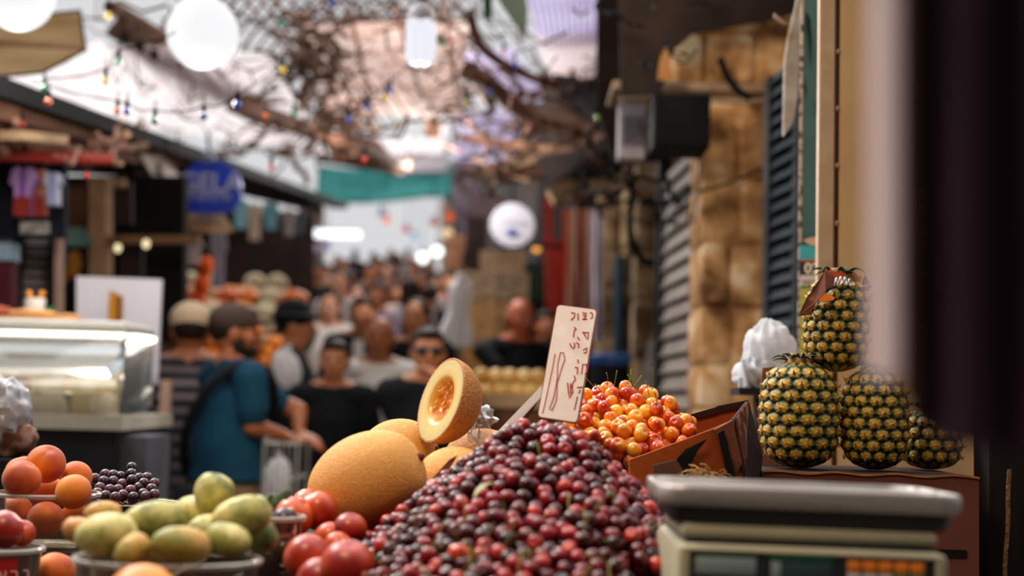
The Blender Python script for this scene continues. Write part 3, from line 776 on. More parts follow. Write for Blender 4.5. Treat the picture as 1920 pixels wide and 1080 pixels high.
# neck under the tray
loft([ring(.90, zt-.030, .02), ring(.93, zt-.018, .02), ring(.93, zt-.011, .02)]).build('tray_support', M_dk, sc_t, world=False)
bw = .252; bx = -.003
zf = zt-.030
yf = -.085
def bx_(x0, x1, y0, y1, z0, z1, m, name, bev=.003, parent=sc_t, off=0):
    return MB().box(((x0+x1)/2, (y0+y1)/2, (z0+z1)/2), (x1-x0, y1-y0, z1-z0), bev=bev).build(name, m, parent, world=False, smooth=True, auto=35)
bx_(bx-bw/2, bx+bw/2, -.095, .10, zf-.015, zf, M_cream, 'upper_housing', .006)
bx_(bx-bw/2+.004, bx+bw/2-.004, -.096, .115, zf-.020, zf-.013, M_dk, 'housing_gap', .001)
bx_(bx-bw/2-.006, bx+bw/2+.006, -.112, .12, .012, zf-.019, M_cream, 'lower_housing', .008)
dp = bx_(bx-bw/2+.006, bx+bw/2-.006, -.1145, -.108, .03, zf-.0245, M_dk, 'display_panel', .002)
M_lcd = mat('lcd_grey', '#8fa09c', '#7c8f8c', 4, .3); M_lcd2 = mat('lcd_dark', '#33484a', '#2c3e42', 4, .3); M_grn = mat('label_green', '#0c5c3c', rough=.5)
M_kb = mat('key_orange', '#f08428', rough=.45); M_kw = mat('key_white', '#c8c4c0', rough=.45); M_kg = mat('key_green', '#0c8a44', rough=.45)
def face(px0, px1, py0, py1, m, name, dz=.0012, parent=None):
    parent = parent or dp
    # rectangle on the scale's front, from measures in millimetres along the front
    x0, x1 = (px0-1521)*1.40/F, (px1-1521)*1.40/F
    return bx_(x0, x1, -.1145-dz, -.113, zf-.0240-(py1-1026)*1.40/F, zf-.0240-(py0-1026)*1.40/F, m, name, .0004)
face(1300, 1412, 1024, 1034, M_grn, 'green_label'); face(1298, 1410, 1037, 1069, M_lcd, 'weight_display')
face(1432, 1552, 1026, 1038, M_grn, 'green_label'); face(1438, 1456, 1041, 1076, M_lcd, 'price_display'); face(1460, 1550, 1041, 1078, M_lcd2, 'total_display')
for i in range(5):
    face(1578+i*29, 1602+i*29, 1034, 1054, M_kb, 'key', .003)
    face(1578+i*29, 1602+i*29, 1057, 1078, M_kw if i < 3 else M_kg, 'key', .003)
for x_ in (-.10, .10):
    for y_ in (-.08, .09): MB().lathe([(1e-4, 0), (.014, 0), (.014, .013), (1e-4, .013)], (x_, y_, 0), 16).build('foot', M_dk, sc_t, world=False)
# frame edge lines around the display
bx_(bx-bw/2-.001, bx+bw/2+.001, -.1165, -.112, zf-.0245, zf-.0215, M_cream, 'panel_frame', .001)
bx_(bx+bw/2-.008, bx+bw/2-.002, -.1165, -.112, .03, zf-.0235, M_cream, 'panel_frame', .001)
bx_(bx-bw/2-.003, bx-bw/2+.006, -.1165, -.112, .03, zf-.0235, M_cream, 'panel_frame', .001)

# ---------------------------------------------------------------- apricots and their tubs
def tub(cx, cy, z0, z1, r0, r1, label, sy=1, th=.0012):
    t = thing('plastic_tub', (cx, cy, z0), label, 'tub')
    MB().lathe([(1e-4, z0), (r0, z0), (r0+.002, z0+.003), (r1, z1-.004), (r1-th, z1-.004), (r0, z0+.003), (1e-4, z0+.002)], (cx, cy, 0), 56, sy=sy).build('tub_wall', M_clear, t)
    MB().lathe([(r1-.001, z1-.006), (r1+.004, z1-.006), (r1+.005, z1-.002), (r1+.003, z1), (r1-.001, z1)], (cx, cy, 0), 56, close=True, sy=sy).build('rim', M_rim, t)
    return t
def groove(depth=.07, w=.22):
    def f(d):
        q = math.acos(max(-1, min(1, d.z))); a = math.atan2(d.y, d.x)
        return 1-.12*math.exp(-(q/.28)**2)-depth*math.exp(-(a/w)**2)*math.sin(min(q*1.1, PI))
    return f
AP = {}
def stonefruit(px, py, Y, rp, m, name, label, cat, group=None, rot=None, ell=(1, .97, .95)):
    key = (name,)
    rr_ = rp*Y/F
    o = MB().sph((0, 0, 0), (rr_*ell[0], rr_*ell[1], rr_*ell[2]), 40, 26, groove()).build(name, m, world=False, auto=0)
    o.location = at(px, py, Y); o.rotation_euler = rot or (random.uniform(-.9, .9), random.uniform(-.9, .9), random.uniform(0, 6))
    return tag(o, label, cat, group)
ga = 'apricots heaped in the clear tub'
AL = [(86, 870, 2.12, 37, 'largest apricot on top of the heap in the clear tub', (-.5, .35, -1.9)), (41, 898, 2.06, 36, 'apricot at the front left of the tub, above the rim', (.5, .1, 1)),
      (143, 894, 2.16, 30, 'apricot at the right edge of the heap, behind the rim', None), (42, 888, 2.17, 34, 'apricot at the far left, mostly behind another apricot', None),
      (138, 922, 2.06, 34, 'apricot at the front right of the tub, cut by the rim', (-.2, .3, 2)), (86, 974, 2.09, 34, 'reddish apricot seen through the middle of the clear tub', (-1.2, .2, 0)),
      (146, 964, 2.13, 32, 'apricot seen through the right side of the clear tub', None), (28, 962, 2.11, 34, 'apricot seen through the left side of the clear tub', None), (90, 925, 2.17, 34, 'shaded apricot in the middle of the tub under the largest one', None)]
for px, py, Y, rp, lb, ro in AL: stonefruit(px, py, Y, rp, M_apricot, 'apricot', lb, 'apricot', ga, ro)
tc_ = at(88, 922, 2.115); tub(tc_.x, tc_.y, tc_.z-.078, tc_.z, .062, .0735, 'clear round plastic tub full of apricots')
zz = tc_.z-.078
slab('dark box under the tub of apricots', 'support_box', tc_.x-.16, tc_.x+.075, 2.04, 2.2, 1.0, zz-.001, M_card_dk, 'box')
stonefruit(104, 1073, 1.93, 38, M_apricot, 'apricot', 'apricot at the bottom edge, left of the green prickly pears', 'apricot', None, (-.3, .4, .5))
slab('low dark tray under the bottom left apricot', 'support_box', -.72, -.56, 1.87, 2.0, 1.0, at(104, 1073, 1.93).z-.027, M_card_dk, 'tray')
# front left tub with nectarines and a red label
t2c = at(2, 1024, 1.86); t2 = tub(t2c.x, t2c.y, t2c.z-.08, t2c.z, .042, .051, 'clear tub with a red label at the bottom left corner')
for px, py, rp, Y, lb in ((8, 992, 36, 1.85, 'red nectarine in the labelled tub at the left edge'), (42, 1000, 25, 1.885, 'dark red nectarine behind, right side of the labelled tub'), (-34, 1004, 30, 1.86, 'red nectarine cut off by the left edge of the photo')):
    stonefruit(px, py, Y, rp, M_nect, 'nectarine', lb, 'nectarine')
def lab(u, v):
    a = -PI/2-.95+1.72*u; rr_ = .0475+.0035*(1-v)
    return V(t2c.x+rr_*math.cos(a), t2c.y+rr_*math.sin(a), t2c.z-.010-.06*v)
pl_ = MB().sheet(lab, 24, 4, .0006).build('paper_label', mat('label_red', '#a8141c', '#981018', 10, .5), t2)
xl_ = at(20, 1062, 1.80)
for i, (ch, ox) in enumerate((('א', 3), ('ר', 22), ('ב', 38))):
    a = -PI/2+math.asin(max(-.95, min(.95, (at(ox, 1060, 1.81).x-t2c.x)/.0505)))
    textmesh(ch, .021, mat('label_print', '#e0a8a0', rough=.5), pl_, (t2c.x+.0512*math.cos(a), t2c.y+.0512*math.sin(a), t2c.z-.032), (-math.sin(a), math.cos(a), 0), (0, 0, 1), name='letter')
slab('dark box under the labelled nectarine tub', 'support_box', t2c.x-.08, t2c.x+.06, 1.79, 1.92, 1.0, t2c.z-.081, M_card_dk, 'box')
# ---------------------------------------------------------------- grapes in a white rimmed tray
gx = [(948,295),(945,340),(757,345),(683,375),(815,350),(870,360),(950,385),(1003,372),(1058,368),(745,395),(815,395),(880,415),(1035,410),(1112,410),(790,455),(940,460),(1090,450),(1030,485),(1112,490),(885,495),(720,440),(760,500),(960,510),(850,455),(700,480),(1050,505),(1000,440),(830,510)]
gt = at(248, 946, 2.34)
for i, (x, y) in enumerate(gx):
    Yg = 2.34 - (y-400)*.0007 + (i % 3)*.008
    o = MB().sph((0, 0, 0), (.0093,)*3, 20, 12).build('grape', M_grape, world=False, auto=0) if i == 0 else grape0.copy()
    if i == 0: grape0 = o
    else: COL.objects.link(o)
    o.location = at(x/3.84, y/3.84+800, Yg); o.rotation_euler = (i, i*2, 0)
    tag(o, 'dark purple grape heaped in the white rimmed tray beside the apricots', 'grape', 'dark purple grapes in the white rimmed tray')
bf = MB()
for i in range(60):
    a = random.uniform(0, 6.28); q = random.random()**.5; x_ = -.012+.045*q*math.cos(a); y_ = .045*q*math.sin(a)
    bf.sph(gt+V(x_, y_, .004+.028*(1-q)*random.random()), .009, 10, 7)
tag(bf.build('grape_filling', M_grape, auto=0), 'dark grapes packed at the bottom of the white rimmed tray', 'grapes', None, 'stuff')
gtr = thing('grape_tray', gt-V(0, 0, .014), 'small black tray with a white rim holding dark grapes', 'tray')
def oct_(r, z): return [(gt.x+r*1.0*math.cos(PI/8+i*PI/4), gt.y+r*math.sin(PI/8+i*PI/4), z) for i in range(8)]
z0 = gt.z
b8 = loft([oct_(.058, z0-.014), oct_(.080, z0+.002)], cap=False); b8.f.append(tuple(range(7, -1, -1))); b8.build('tray_body', M_dk, gtr, smooth=False)
M_wr = mat('white_rim', '#d8d6e0', rough=.4)
o8 = oct_(.080, z0+.003); MB().tube(o8+[o8[0], o8[1]], .0018, 8).build('rim', M_wr, gtr)
slab('dark box under the grape tray', 'support_box', gt.x-.07, gt.x+.07, 2.28, 2.42, 1.0, z0-.0145, M_card_dk, 'box')
# grape stalk
single(MB().tube([at(222, 940, 2.275), at(230, 945, 2.265), at(237, 941, 2.262), at(240, 944, 2.258)], [.0012, .0016, .0012, .0018], 6), 'grape_stalk', mat('stalk', '#a07048', rough=.7), 'small brown grape stalk on the front rim of the grape tray', 'stalk')

# ---------------------------------------------------------------- prickly pears in a clear bin
def ppear(px, py, Y, a, b_, deg, yaw, label, m=M_pear):
    s = Y/F; t = thing('prickly_pear', at(px, py, Y), label, 'prickly pear', 'green prickly pears in the clear bin')
    t.rotation_euler = (0, -math.radians(deg), math.radians(yaw))
    def f(d):
        return 1-.16*math.exp(-((d.x-1)**2)*14)+.02*noise.noise(d*3)
    MB().sph((0,0,0), (a*s, b_*s, b_*s), 36, 24, f).build('skin', m, t, world=False, auto=0)
    sp_ = MB()
    for i in range(22):
        z = 1-2*(i+.5)/22; ph = i*2.4; d = V(z, math.sqrt(1-z*z)*math.cos(ph), math.sqrt(1-z*z)*math.sin(ph)); k_ = f(d)
        sp_.sph((d.x*a*s*k_, d.y*b_*s*k_, d.z*b_*s*k_), .0011, 6, 4)
    sp_.build('areoles', M_spot, t, world=False)['kind'] = 'stuff'
PP = [(402, 921, 1.66, 40, 37, 70, 0, 'round yellow green prickly pear on top of the others', M_pear), (458, 966, 1.60, 62, 36, 14, 10, 'prickly pear at the right, pointing at the melon', M_pear),
      (368, 962, 1.68, 62, 34, 10, -30, 'prickly pear behind the front ones, below the round top one', M_pear), (293, 975, 1.58, 64, 36, 8, 15, 'prickly pear in the middle left of the bin', M_pear),
      (204, 1004, 1.52, 66, 42, 4, -12, 'largest green prickly pear at the front left of the bin', M_pear), (345, 1022, 1.50, 60, 34, -8, 20, 'yellowish prickly pear at the front middle of the bin', M_pear2),
      (196, 962, 1.66, 38, 22, 0, 30, 'yellow brown prickly pear behind the front left one', M_pear2), (148, 992, 1.62, 26, 30, 80, 0, 'orange brown prickly pear at the far left of the bin', M_pear2),
      (430, 1012, 1.55, 52, 30, -14, -20, 'small bright green prickly pear at the front right', M_pear), (250, 1030, 1.50, 40, 28, 30, 40, 'pinkish prickly pear end low in the middle', M_pear2),
      (400, 1000, 1.63, 52, 36, 0, 0, 'shaded prickly pear inside the bin behind the front middle one', M_pear), (300, 1030, 1.62, 56, 38, 10, 0, 'shaded prickly pear inside the bin, in the centre', M_pear),
      (488, 1000, 1.62, 34, 38, 40, 0, 'shaded prickly pear at the right end of the bin', M_pear)]
for p in PP: ppear(*p)
bc = at(315, 1045, 1.56); zb = bc.z
bn = thing('clear_bin', (bc.x, 1.56, zb-.12), 'clear plastic bin full of green prickly pears', 'bin')
MB().lathe([(1e-4, zb-.12), (.085, zb-.12), (.088, zb-.117), (.098, zb-.004), (.0968, zb-.004), (.086, zb-.116), (1e-4, zb-.118)], (bc.x, 1.56, 0), 56, sy=.8).build('bin_wall', M_clear, bn)
MB().lathe([(.097, zb-.005), (.102, zb-.005), (.103, zb-.001), (.1, zb+.001), (.097, zb)], (bc.x, 1.56, 0), 56, close=True, sy=.8).build('rim', M_rim, bn)
for i, (dx, dy, dz) in enumerate(((-.04, 0, -.05), (.035, .01, -.05), (0, -.03, -.055), (0.02, .04, -.05), (-.03, 0, -.09), (.04, 0, -.09))):
    o = MB().sph((0, 0, 0), (.034, .026, .026), 24, 16).build('plum', M_plum, world=False, auto=0); o.location = (bc.x+dx, 1.56+dy*.7, zb+dz)
    tag(o, 'dark fruit seen dimly through the wall of the prickly pear bin', 'fruit', 'dark fruit low in the clear bin')
o = MB().sph((0, 0, 0), (.036,)*3, 32, 20, lambda d: 1-.04*math.exp(-((d.z-1)**2)*200)).build('orange', M_orange, world=False, auto=0)
o.location = at(266, 1128, 1.40); o.rotation_euler = (.5, .2, 0); tag(o, 'bright orange citrus just showing at the bottom edge before the bin', 'orange')
slab('low box under the orange at the bottom edge', 'support_box', o.location.x-.05, o.location.x+.05, 1.35, 1.45, 1.0, o.location.z-.0365, M_card_dk, 'box')
# rough green leaf lying on the right of the pears
def lf(u, v):
    p = at(495+52*u, 948-24*u+26*(v-.5)*math.sin(PI*min(1, u+.1)), 1.66+.01*math.sin(7*u)); return p+V(0, 0, .004*math.sin(9*u+3*v))
tag(MB().sheet(lf, 16, 8, .003).build('leaf', mat('leaf_dusty', '#56684c', '#6f8058', 50, .6, .4, 80)), 'dusty green leaf between the prickly pears and the nectarines', 'leaf')
# dark plums in a second tub right of the pears
tb = at(508, 958, 1.74); tub(tb.x, tb.y+.02, tb.z-.1, tb.z-.006, .028, .036, 'narrow clear tub between the prickly pears and the nectarines')
for i in range(7):
    o = MB().sph((0, 0, 0), (.0165,)*3, 24, 16).build('plum', M_plum, world=False, auto=0); o.location = (tb.x+.014*math.cos(i*2.1), tb.y+.02+.014*math.sin(i*2.1), tb.z-.085+.012*i)
    tag(o, 'dark plum in the narrow clear tub beside the nectarines', 'plum', 'dark plums in the narrow tub')
slab('dark box under the narrow plum tub', 'support_box', tb.x-.04, tb.x+.04, 1.72, 1.80, 1.0, tb.z-.101, M_card_dk, 'box')
# ---------------------------------------------------------------- nectarines left of the melon
gn = 'red nectarines heaped left of the cherries'
NL = [(552, 968, 1.84, 38, 'red nectarine at the left end of the heap by the leaf'), (598, 958, 1.86, 38, 'big orange red nectarine touching the biggest melon'), (578, 950, 1.92, 34, 'dark red nectarine behind, left of the melon'),
      (656, 992, 1.80, 33, 'round orange nectarine just under the biggest melon'), (618, 1008, 1.80, 30, 'nectarine in the middle, below the big orange red one'), (634, 1024, 1.76, 28, 'small red nectarine beside the dark cherries'),
      (576, 1046, 1.70, 46, 'large nectarine at the bottom of the heap'), (652, 1062, 1.62, 52, 'pink glossy nectarine at the bottom edge against the dark cherries'), (530, 1020, 1.80, 36, 'shaded nectarine beside the narrow tub'),
      (600, 1090, 1.64, 46, 'nectarine cut by the bottom edge, left of the dark cherries')]
for px, py, Y, rp, lb in NL: stonefruit(px, py, Y, rp, M_nect, 'nectarine', lb, 'nectarine', gn)
slab('dark crate under the nectarines', 'fruit_crate', -.33, -.19, 1.66, 1.95, 1.03, 1.085, M_card_dk, 'crate')
slab('dark crate under the melons', 'fruit_crate', -.34, .03, 2.0, 2.30, 1.0, 1.105, M_card_dk, 'crate')

# ---------------------------------------------------------------- very near hanging cloth at the right
hc = thing('hanging_curtain', at(1800, 860, .66), 'very dark maroon curtain hanging close at the right, pale hem', 'curtain')
def curt(u, v):
    px = 1706+330*u; py = -150+ (1000-70*math.exp(-u*6))*v
    return at(px, py, .66+.012*math.sin(u*15))
MB().sheet(curt, 40, 12, .002).build('cloth', mat('curtain_dark', '#46303c', '#3c2832', 6, .9), hc)
def hem(u, v): return at(1630+58*u, -150+860*v, .65+.004*math.sin(u*3))
MB().sheet(hem, 6, 10, .002).build('hem', translmat('curtain_hem', '#f0e4e2', '#e8dcda', .6), hc)
def hem2(u, v): return at(1688+24*u, -150+900*v, .655)
MB().sheet(hem2, 4, 10, .002).build('seam', mat('curtain_seam', '#6a4636', rough=.8), hc)
single(MB().tube([at(1550, -160, .66), at(2100, -140, .66)], .008, 10), 'curtain_rod', M_dk, 'dark rod just above the frame carrying the maroon curtain', 'rod')
# ---------------------------------------------------------------- door frame, teal pillar, panel wall at the right
M_tan = mat('painted_tan', '#e0bc8c', '#eac898', 4, .45, .12, 20, det=6)
M_tan2 = mat('painted_jamb', '#dcc0a0', '#d4b492', 30, .5, .1, 60)
xj0 = at(1556, 300, 2.9).x; xj1 = at(1572, 300, 2.9).x
def wcol(name, x0, x1, y0, y1, m, z1=3.2, z0=0, **k): 
    return MB().box(((x0+x1)/2, (y0+y1)/2, (z0+z1)/2), (x1-x0, y1-y0, z1-z0), **k)
X_ = lambda px, Y: at(px, 330, Y).x
ps_ = MB().box((.5*(X_(1534, 2.88)+X_(1564, 2.88)), 2.89, 1.6), (X_(1564, 2.88)-X_(1534, 2.88), .02, 3.2), bev=.003)
struct(ps_, 'trim_1', M_tan2)
struct(MB().box((.5*(X_(1563, 2.9)+X_(1571, 2.9)), 2.94, 1.6), (X_(1571, 2.9)-X_(1563, 2.9), .06, 3.2)), 'trim_2', mat('painted_trim_brown', '#7a5238', rough=.6))  # narrow brown trim between the tan frame and the wall panel
struct(MB().box((X_(1573, 2.91)+.5, 2.94, 1.6), (1.0, .06, 3.2)), 'wall_panel', M_tan)
for i in range(7):
    z = 1.45+i*.12
    single(MB().sph((X_(1571, 2.9)+.001, 2.908, z), (.004, .004, .006), 10, 8), 'screw', mat('screw_paint', '#b09070', rough=.6), 'paint covered screw on the seam between tan frame and wall panel', 'screw', 'screws along the seam of the tan frame')
# teal pillar behind
M_teal = mat('teal_paint', '#2e5e70', '#386a7a', 6, .55, .1, 30)
struct(MB().box((.5*(X_(1500, 3.3)+X_(1545, 3.3)), 3.30, 1.6), (X_(1545, 3.3)-X_(1500, 3.3), .012, 3.2)), 'wall_teal', M_teal)
struct(MB().box((X_(1501, 3.288), 3.288, 1.6), (.006, .008, 3.2)), 'trim_3', mat('chipped_white', '#b8aca0', '#4a4038', 50, .8, .3, 80, lo=.5, hi=.56))
# paint peels
M_peel = mat('paint_peel_dark', '#16282e', rough=.7)
pp_ = [[(1511, 20), (1519, 35), (1522, 75), (1520, 130), (1516, 75), (1511, 45)], [(1508, 140), (1512, 170), (1509, 185)], [(1535, 182), (1530, 192), (1530, 212), (1534, 222), (1532, 205)]]
for q in pp_:
    single(MB().prism([at(x, y, 3.285) for x, y in q], V(0, -.0015, 0)), 'paint_peel', M_peel, {20: 'long dark peeled paint patch high on the teal pillar', 140: 'small dark paint chip on the teal pillar', 182: 'dark curved mark on the teal pillar beside the tan frame'}[q[0][1]], 'paint patch', smooth=False)
# poster on the teal pillar
po = thing('poster', at(1518, 680, 3.27), 'narrow printed poster strip with blue, navy and yellow green bands on teal pillar', 'poster')
def band(name, y0, y1, c, yy=3.28, x0=1501, x1=1534, c2=None):
    dx = (y0-540)*-.022
    MB().prism([at(x0, y0, yy), at(x1+2, y0, yy), at(x1, y1, yy), at(x0-2, y1, yy)], V(0, -.003, 0)).build(name, mat('poster_'+name, c, c2, 20, .4) if c2 else mat('poster_'+name, c, rough=.4), po, smooth=False)
band('cyan_band', 460, 488, '#2aa8c8'); band('red_line', 487, 491, '#a84848', 3.277); band('navy_band', 490, 516, '#14223c'); band('white_band', 516, 537, '#d0ccd8'); band('green_line', 536, 540, '#3c7a3c', 3.277); band('yellow_panel', 539, 700, '#aeb45a', c2='#b8bc66')
MB().prism([at(1505, 451, 3.277), at(1516, 446, 3.277), at(1533, 444, 3.277), at(1533, 462, 3.277), at(1520, 460, 3.277)], V(0, -.002, 0)).build('pale_shape', mat('poster_pale', '#c8aca0', rough=.5), po, smooth=False)
textmesh('02', .034, mat('poster_white', '#e8e8e8', rough=.4), po, at(1522, 504, 3.272), (1, 0, 0), (0, 0, 1), name='number', bold=.0006)
textmesh('שווק', .017, mat('poster_white_ink', '#6a6478', rough=.4), po, at(1518, 529, 3.272), (1, 0, 0), (0, 0, 1), name='lettering')
# torn white board beside it
tbd = thing('torn_board', at(1480, 255, 3.4), 'torn white and rusty board hanging beside the teal pillar', 'board')
q = [(1501, -40), (1492, 10), (1485, 40), (1478, 70), (1472, 110), (1470, 170), (1469, 255), (1474, 250), (1488, 225), (1496, 180), (1499, 100), (1501, 60)]
MB().prism([at(x, y, 3.4) for x, y in q][::-1], V(0, .012, 0)).build('board', mat('board_white', '#c8c0bc', '#a89888', 14, .7, .3, 40, c3='#8a5a2c', lo=.4, hi=.6), tbd, smooth=False)
MB().prism([at(1486, 46, 3.39), at(1470, 40, 3.37), at(1452, 24, 3.35), at(1450, 32, 3.35), at(1466, 44, 3.37)], V(0, .006, 0)).build('splinter', mat('splinter', '#c8a89c', rough=.8), tbd, smooth=False)
# dark post far right with a pale rope
single(MB().box((X_(1905, 2.35)+.02, 2.42, 1.1), (.11, .08, 2.2)), 'wooden_post', mat('post_dark', '#1c1618', '#241c1c', 8, .8), 'dark wooden post at the right edge beside the pineapple carton', 'post', smooth=False)
single(MB().tube([at(1893-4*math.sin(i)*.3-i*.9, 880+i*22, 2.33) for i in range(12)], .0035, 7), 'rope', mat('rope', '#8a6c48', '#6a4c30', 80, .9, .6, 150), 'frayed pale rope hanging down the dark post at the right edge', 'rope')
# =================================================================== PEOPLE
def remeshed(mb, voxel, it=3):
    me = bpy.data.meshes.new('t'); me.from_pydata(mb.v, [], mb.f); me.update()
    o = bpy.data.objects.new('t', me); COL.objects.link(o)
    m = o.modifiers.new('r', 'REMESH'); m.mode = 'VOXEL'; m.voxel_size = voxel; m.use_smooth_shade = True
    s = o.modifiers.new('s', 'SMOOTH'); s.iterations = it; s.factor = .5
    dg = bpy.context.evaluated_depsgraph_get(); r = bpy.data.meshes.new_from_object(o.evaluated_get(dg))
    bpy.data.objects.remove(o); bpy.data.meshes.remove(me); return r
def addmesh(name, me, m, parent):
    me.name = name; me.materials.clear(); me.materials.append(m)
    o = bpy.data.objects.new(name, me); COL.objects.link(o); o.parent = parent; return o
def fingers(b, w, d, side, curl, sc__=1):
    """five separate fingers on the palm that starts at the wrist w and points along d"""
    d = d.normalized(); up = V(0, 0, 1) if abs(d.z) < .8 else V(0, -1, 0)
    s = d.cross(up).normalized(); n_ = s.cross(d).normalized()
    for i_ in range(4):   # palm, a flattened block of capsules
        o_ = (i_-1.5)*.019*sc__
        b.capsule(w+s*o_*.6, w+d*.085*sc__+s*o_, .015*sc__, .013*sc__, 10, 3)
        L = (.070, .078, .072, .056)[i_]*sc__; p0 = w+d*.085*sc__+s*o_
        p1 = p0+(d*math.cos(curl)-n_*math.sin(curl))*L*.5; p2 = p1+(d*math.cos(2*curl)-n_*math.sin(2*curl))*L*.5
        b.capsule(p0, p1, .010*sc__, .009*sc__, 8, 3); b.capsule(p1, p2, .009*sc__, .0075*sc__, 8, 3)
    q0 = w+d*.03*sc__+s*side*.03*sc__; q1 = q0+(d*.7+s*side*.8-n_*.3).normalized()*.038*sc__; q2 = q1+(d+s*side*.1-n_*.4).normalized()*.03*sc__
    b.capsule(q0, q1, .012*sc__, .010*sc__, 8, 3); b.capsule(q1, q2, .010*sc__, .008*sc__, 8, 3)
M_eye = mat('eye_dark', '#1a1412', rough=.3); M_lip = mat('lip', '#9a4a3c', rough=.5)
def skinmat(n, c): return mat('skin_'+n, c, rough=.5, sss=.1)
def figure(loc, rz, H, label, skin, shirt, trouser, hair, hair_kind='short', sleeve='short', arms=None, head=(0, 0), vox=.013, wide=1.0, group=None, beard=None, long=False, shoes=None, name='person', hem=.86):
    t = thing(name, loc, label, 'person', group, rz=rz); k = H/1.72
    inv = mw(t).inverted()
    def S(x, y, z): return V(x*k, y*k, z*k)
    SH = {-1: S(-.18*wide, 0, 1.42), 1: S(.18*wide, 0, 1.42)}
    EL = {-1: S(-.235*wide, .03, 1.12), 1: S(.235*wide, .03, 1.12)}
    WR = {-1: S(-.245*wide, -.07, .88), 1: S(.245*wide, -.07, .88)}
    HD = {-1: V(0, -.25, -1), 1: V(0, -.25, -1)}
    for sd, dct in (arms or {}).items():
        if 'e' in dct: EL[sd] = inv @ dct['e']
        if 'w' in dct: WR[sd] = inv @ dct['w']
        if 'h' in dct: HD[sd] = inv.to_3x3() @ dct['h']
    HR = Euler((head[0], 0, head[1])).to_matrix(); HB = S(0, .0, 1.50)
    def h(x, y, z): return HB + HR @ S(x, y, z)
    b = MB()
    b.capsule(S(0, .015, 1.40), h(0, .0, .03), .062*k, .056*k)
    b.sph(h(0, .005, .125), (.078*k, .098*k, .105*k), 24, 16, rot=HR); b.sph(h(0, -.03, .055), (.056*k, .062*k, .058*k), 18, 12, rot=HR)
    b.capsule(h(0, -.09, .12), h(0, -.108, .088), .010*k, .017*k, 10)                       # nose
    b.capsule(h(-.035, -.082, .143), h(.035, -.082, .143), .013*k, .013*k, 8)                # brow
    for s in (-1, 1):
        b.sph(h(.079*s, .01, .105), (.014*k, .022*k, .034*k), 10, 8, rot=HR)
        b.sph(h(.045*s, -.06, .092), (.03*k, .03*k, .03*k), 10, 8)
        b.capsule(SH[s], EL[s], .052*k, .042*k); b.capsule(EL[s], WR[s], .042*k, .028*k); fingers(b, WR[s]+HD[s].normalized()*.01, HD[s], -s, .35, k)
        b.capsule(S(.09*s, 0, .92), S(.10*s, -.01, .5), .085*k, .058*k); b.capsule(S(.10*s, -.01, .5), S(.10*s, .02, .09), .056*k, .038*k)
        b.capsule(S(.10*s, .03, .05), S(.11*s, -.15, .035), .04*k, .033*k)
    b.sph(S(0, 0, 1.25), (.165*k*wide, .105*k*wide, .2*k), 24, 16); b.sph(S(0, 0, 1.03), (.15*k*wide, .11*k*wide, .17*k), 24, 16)
    b.sph(S(0, 0, .93), (.165*k*wide, .115*k*wide, .12*k), 24, 16); b.capsule(SH[-1], SH[1], .06*k, .06*k)
    for s in (-1, 1): b.capsule(S(.02*s, .02, 1.475), SH[s]+S(0, 0, .005), .055*k, .055*k)
    addmesh('body', remeshed(b, vox), skin, t)
    # shirt
    c = MB(); e = .014*k
    c.sph(S(0, 0, 1.25), (.18*k*wide, .12*k*wide, .205*k), 24, 16); c.capsule(SH[-1]-V(0, 0, .005), SH[1]-V(0, 0, .005), .062*k+e*.7, .062*k+e*.7)
    c.lathe([(1e-3, hem*k), (.185*k*wide, (hem+.005)*k), (.178*k*wide, 1.02*k), (.178*k*wide, 1.15*k), (.17*k*wide, 1.3*k), (.12*k*wide, 1.40*k), (1e-3, 1.42*k)], (0, 0, 0), 28, sy=.72)
    c.capsule(S(0, .012, 1.41), S(0, .008, 1.445), .064*k+e*.4, .058*k+e*.4, 12, 2)
    for s in (-1, 1): c.capsule(S(.035*s, .022, 1.46), SH[s]+S(0, 0, .005), .058*k, .062*k)
    for s in (-1, 1):
        if sleeve == 'short': c.capsule(SH[s], SH[s].lerp(EL[s], .72), .058*k+e, .055*k+e, 12, 2)
        else: c.capsule(SH[s], EL[s], .056*k+e, .046*k+e); c.capsule(EL[s], EL[s].lerp(WR[s], .93), .046*k+e, .034*k+e)
    if long:
        c.lathe([(1e-3, .25*k), (.27*k, .26*k), (.23*k, .6*k), (.195*k*wide, .95*k), (1e-3, .97*k)], (0, 0, 0), 28, sy=.8)
    addmesh('coat' if long else 'shirt', remeshed(c, vox), shirt, t)
    # trousers and shoes
    c = MB()
    c.sph(S(0, 0, .93), (.178*k*wide, .128*k*wide, .125*k), 20, 12)
    for s in (-1, 1):
        c.capsule(S(.09*s, 0, .90), S(.10*s, -.01, .5), .092*k+e, .066*k+e); c.capsule(S(.10*s, -.01, .5), S(.10*s, .02, .12), .062*k+e, .055*k+e*.6, 12, 2)
    addmesh('trousers', remeshed(c, vox*1.3), trouser, t)
    for s in (-1, 1):
        MB().capsule(S(.10*s, .035, .05), S(.11*s, -.16, .04), .05*k, .042*k).build('shoe', shoes or M_dk, t, world=False)
    # face
    if vox < .02:
        for s in (-1, 1): MB().sph(h(.032*s, -.088, .118), (.014*k, .008*k, .008*k), 10, 6).build('eye', M_eye, t, world=False)
        MB().sph(h(0, -.094, .045), (.026*k, .007*k, .008*k), 12, 6).build('mouth', M_lip, t, world=False)
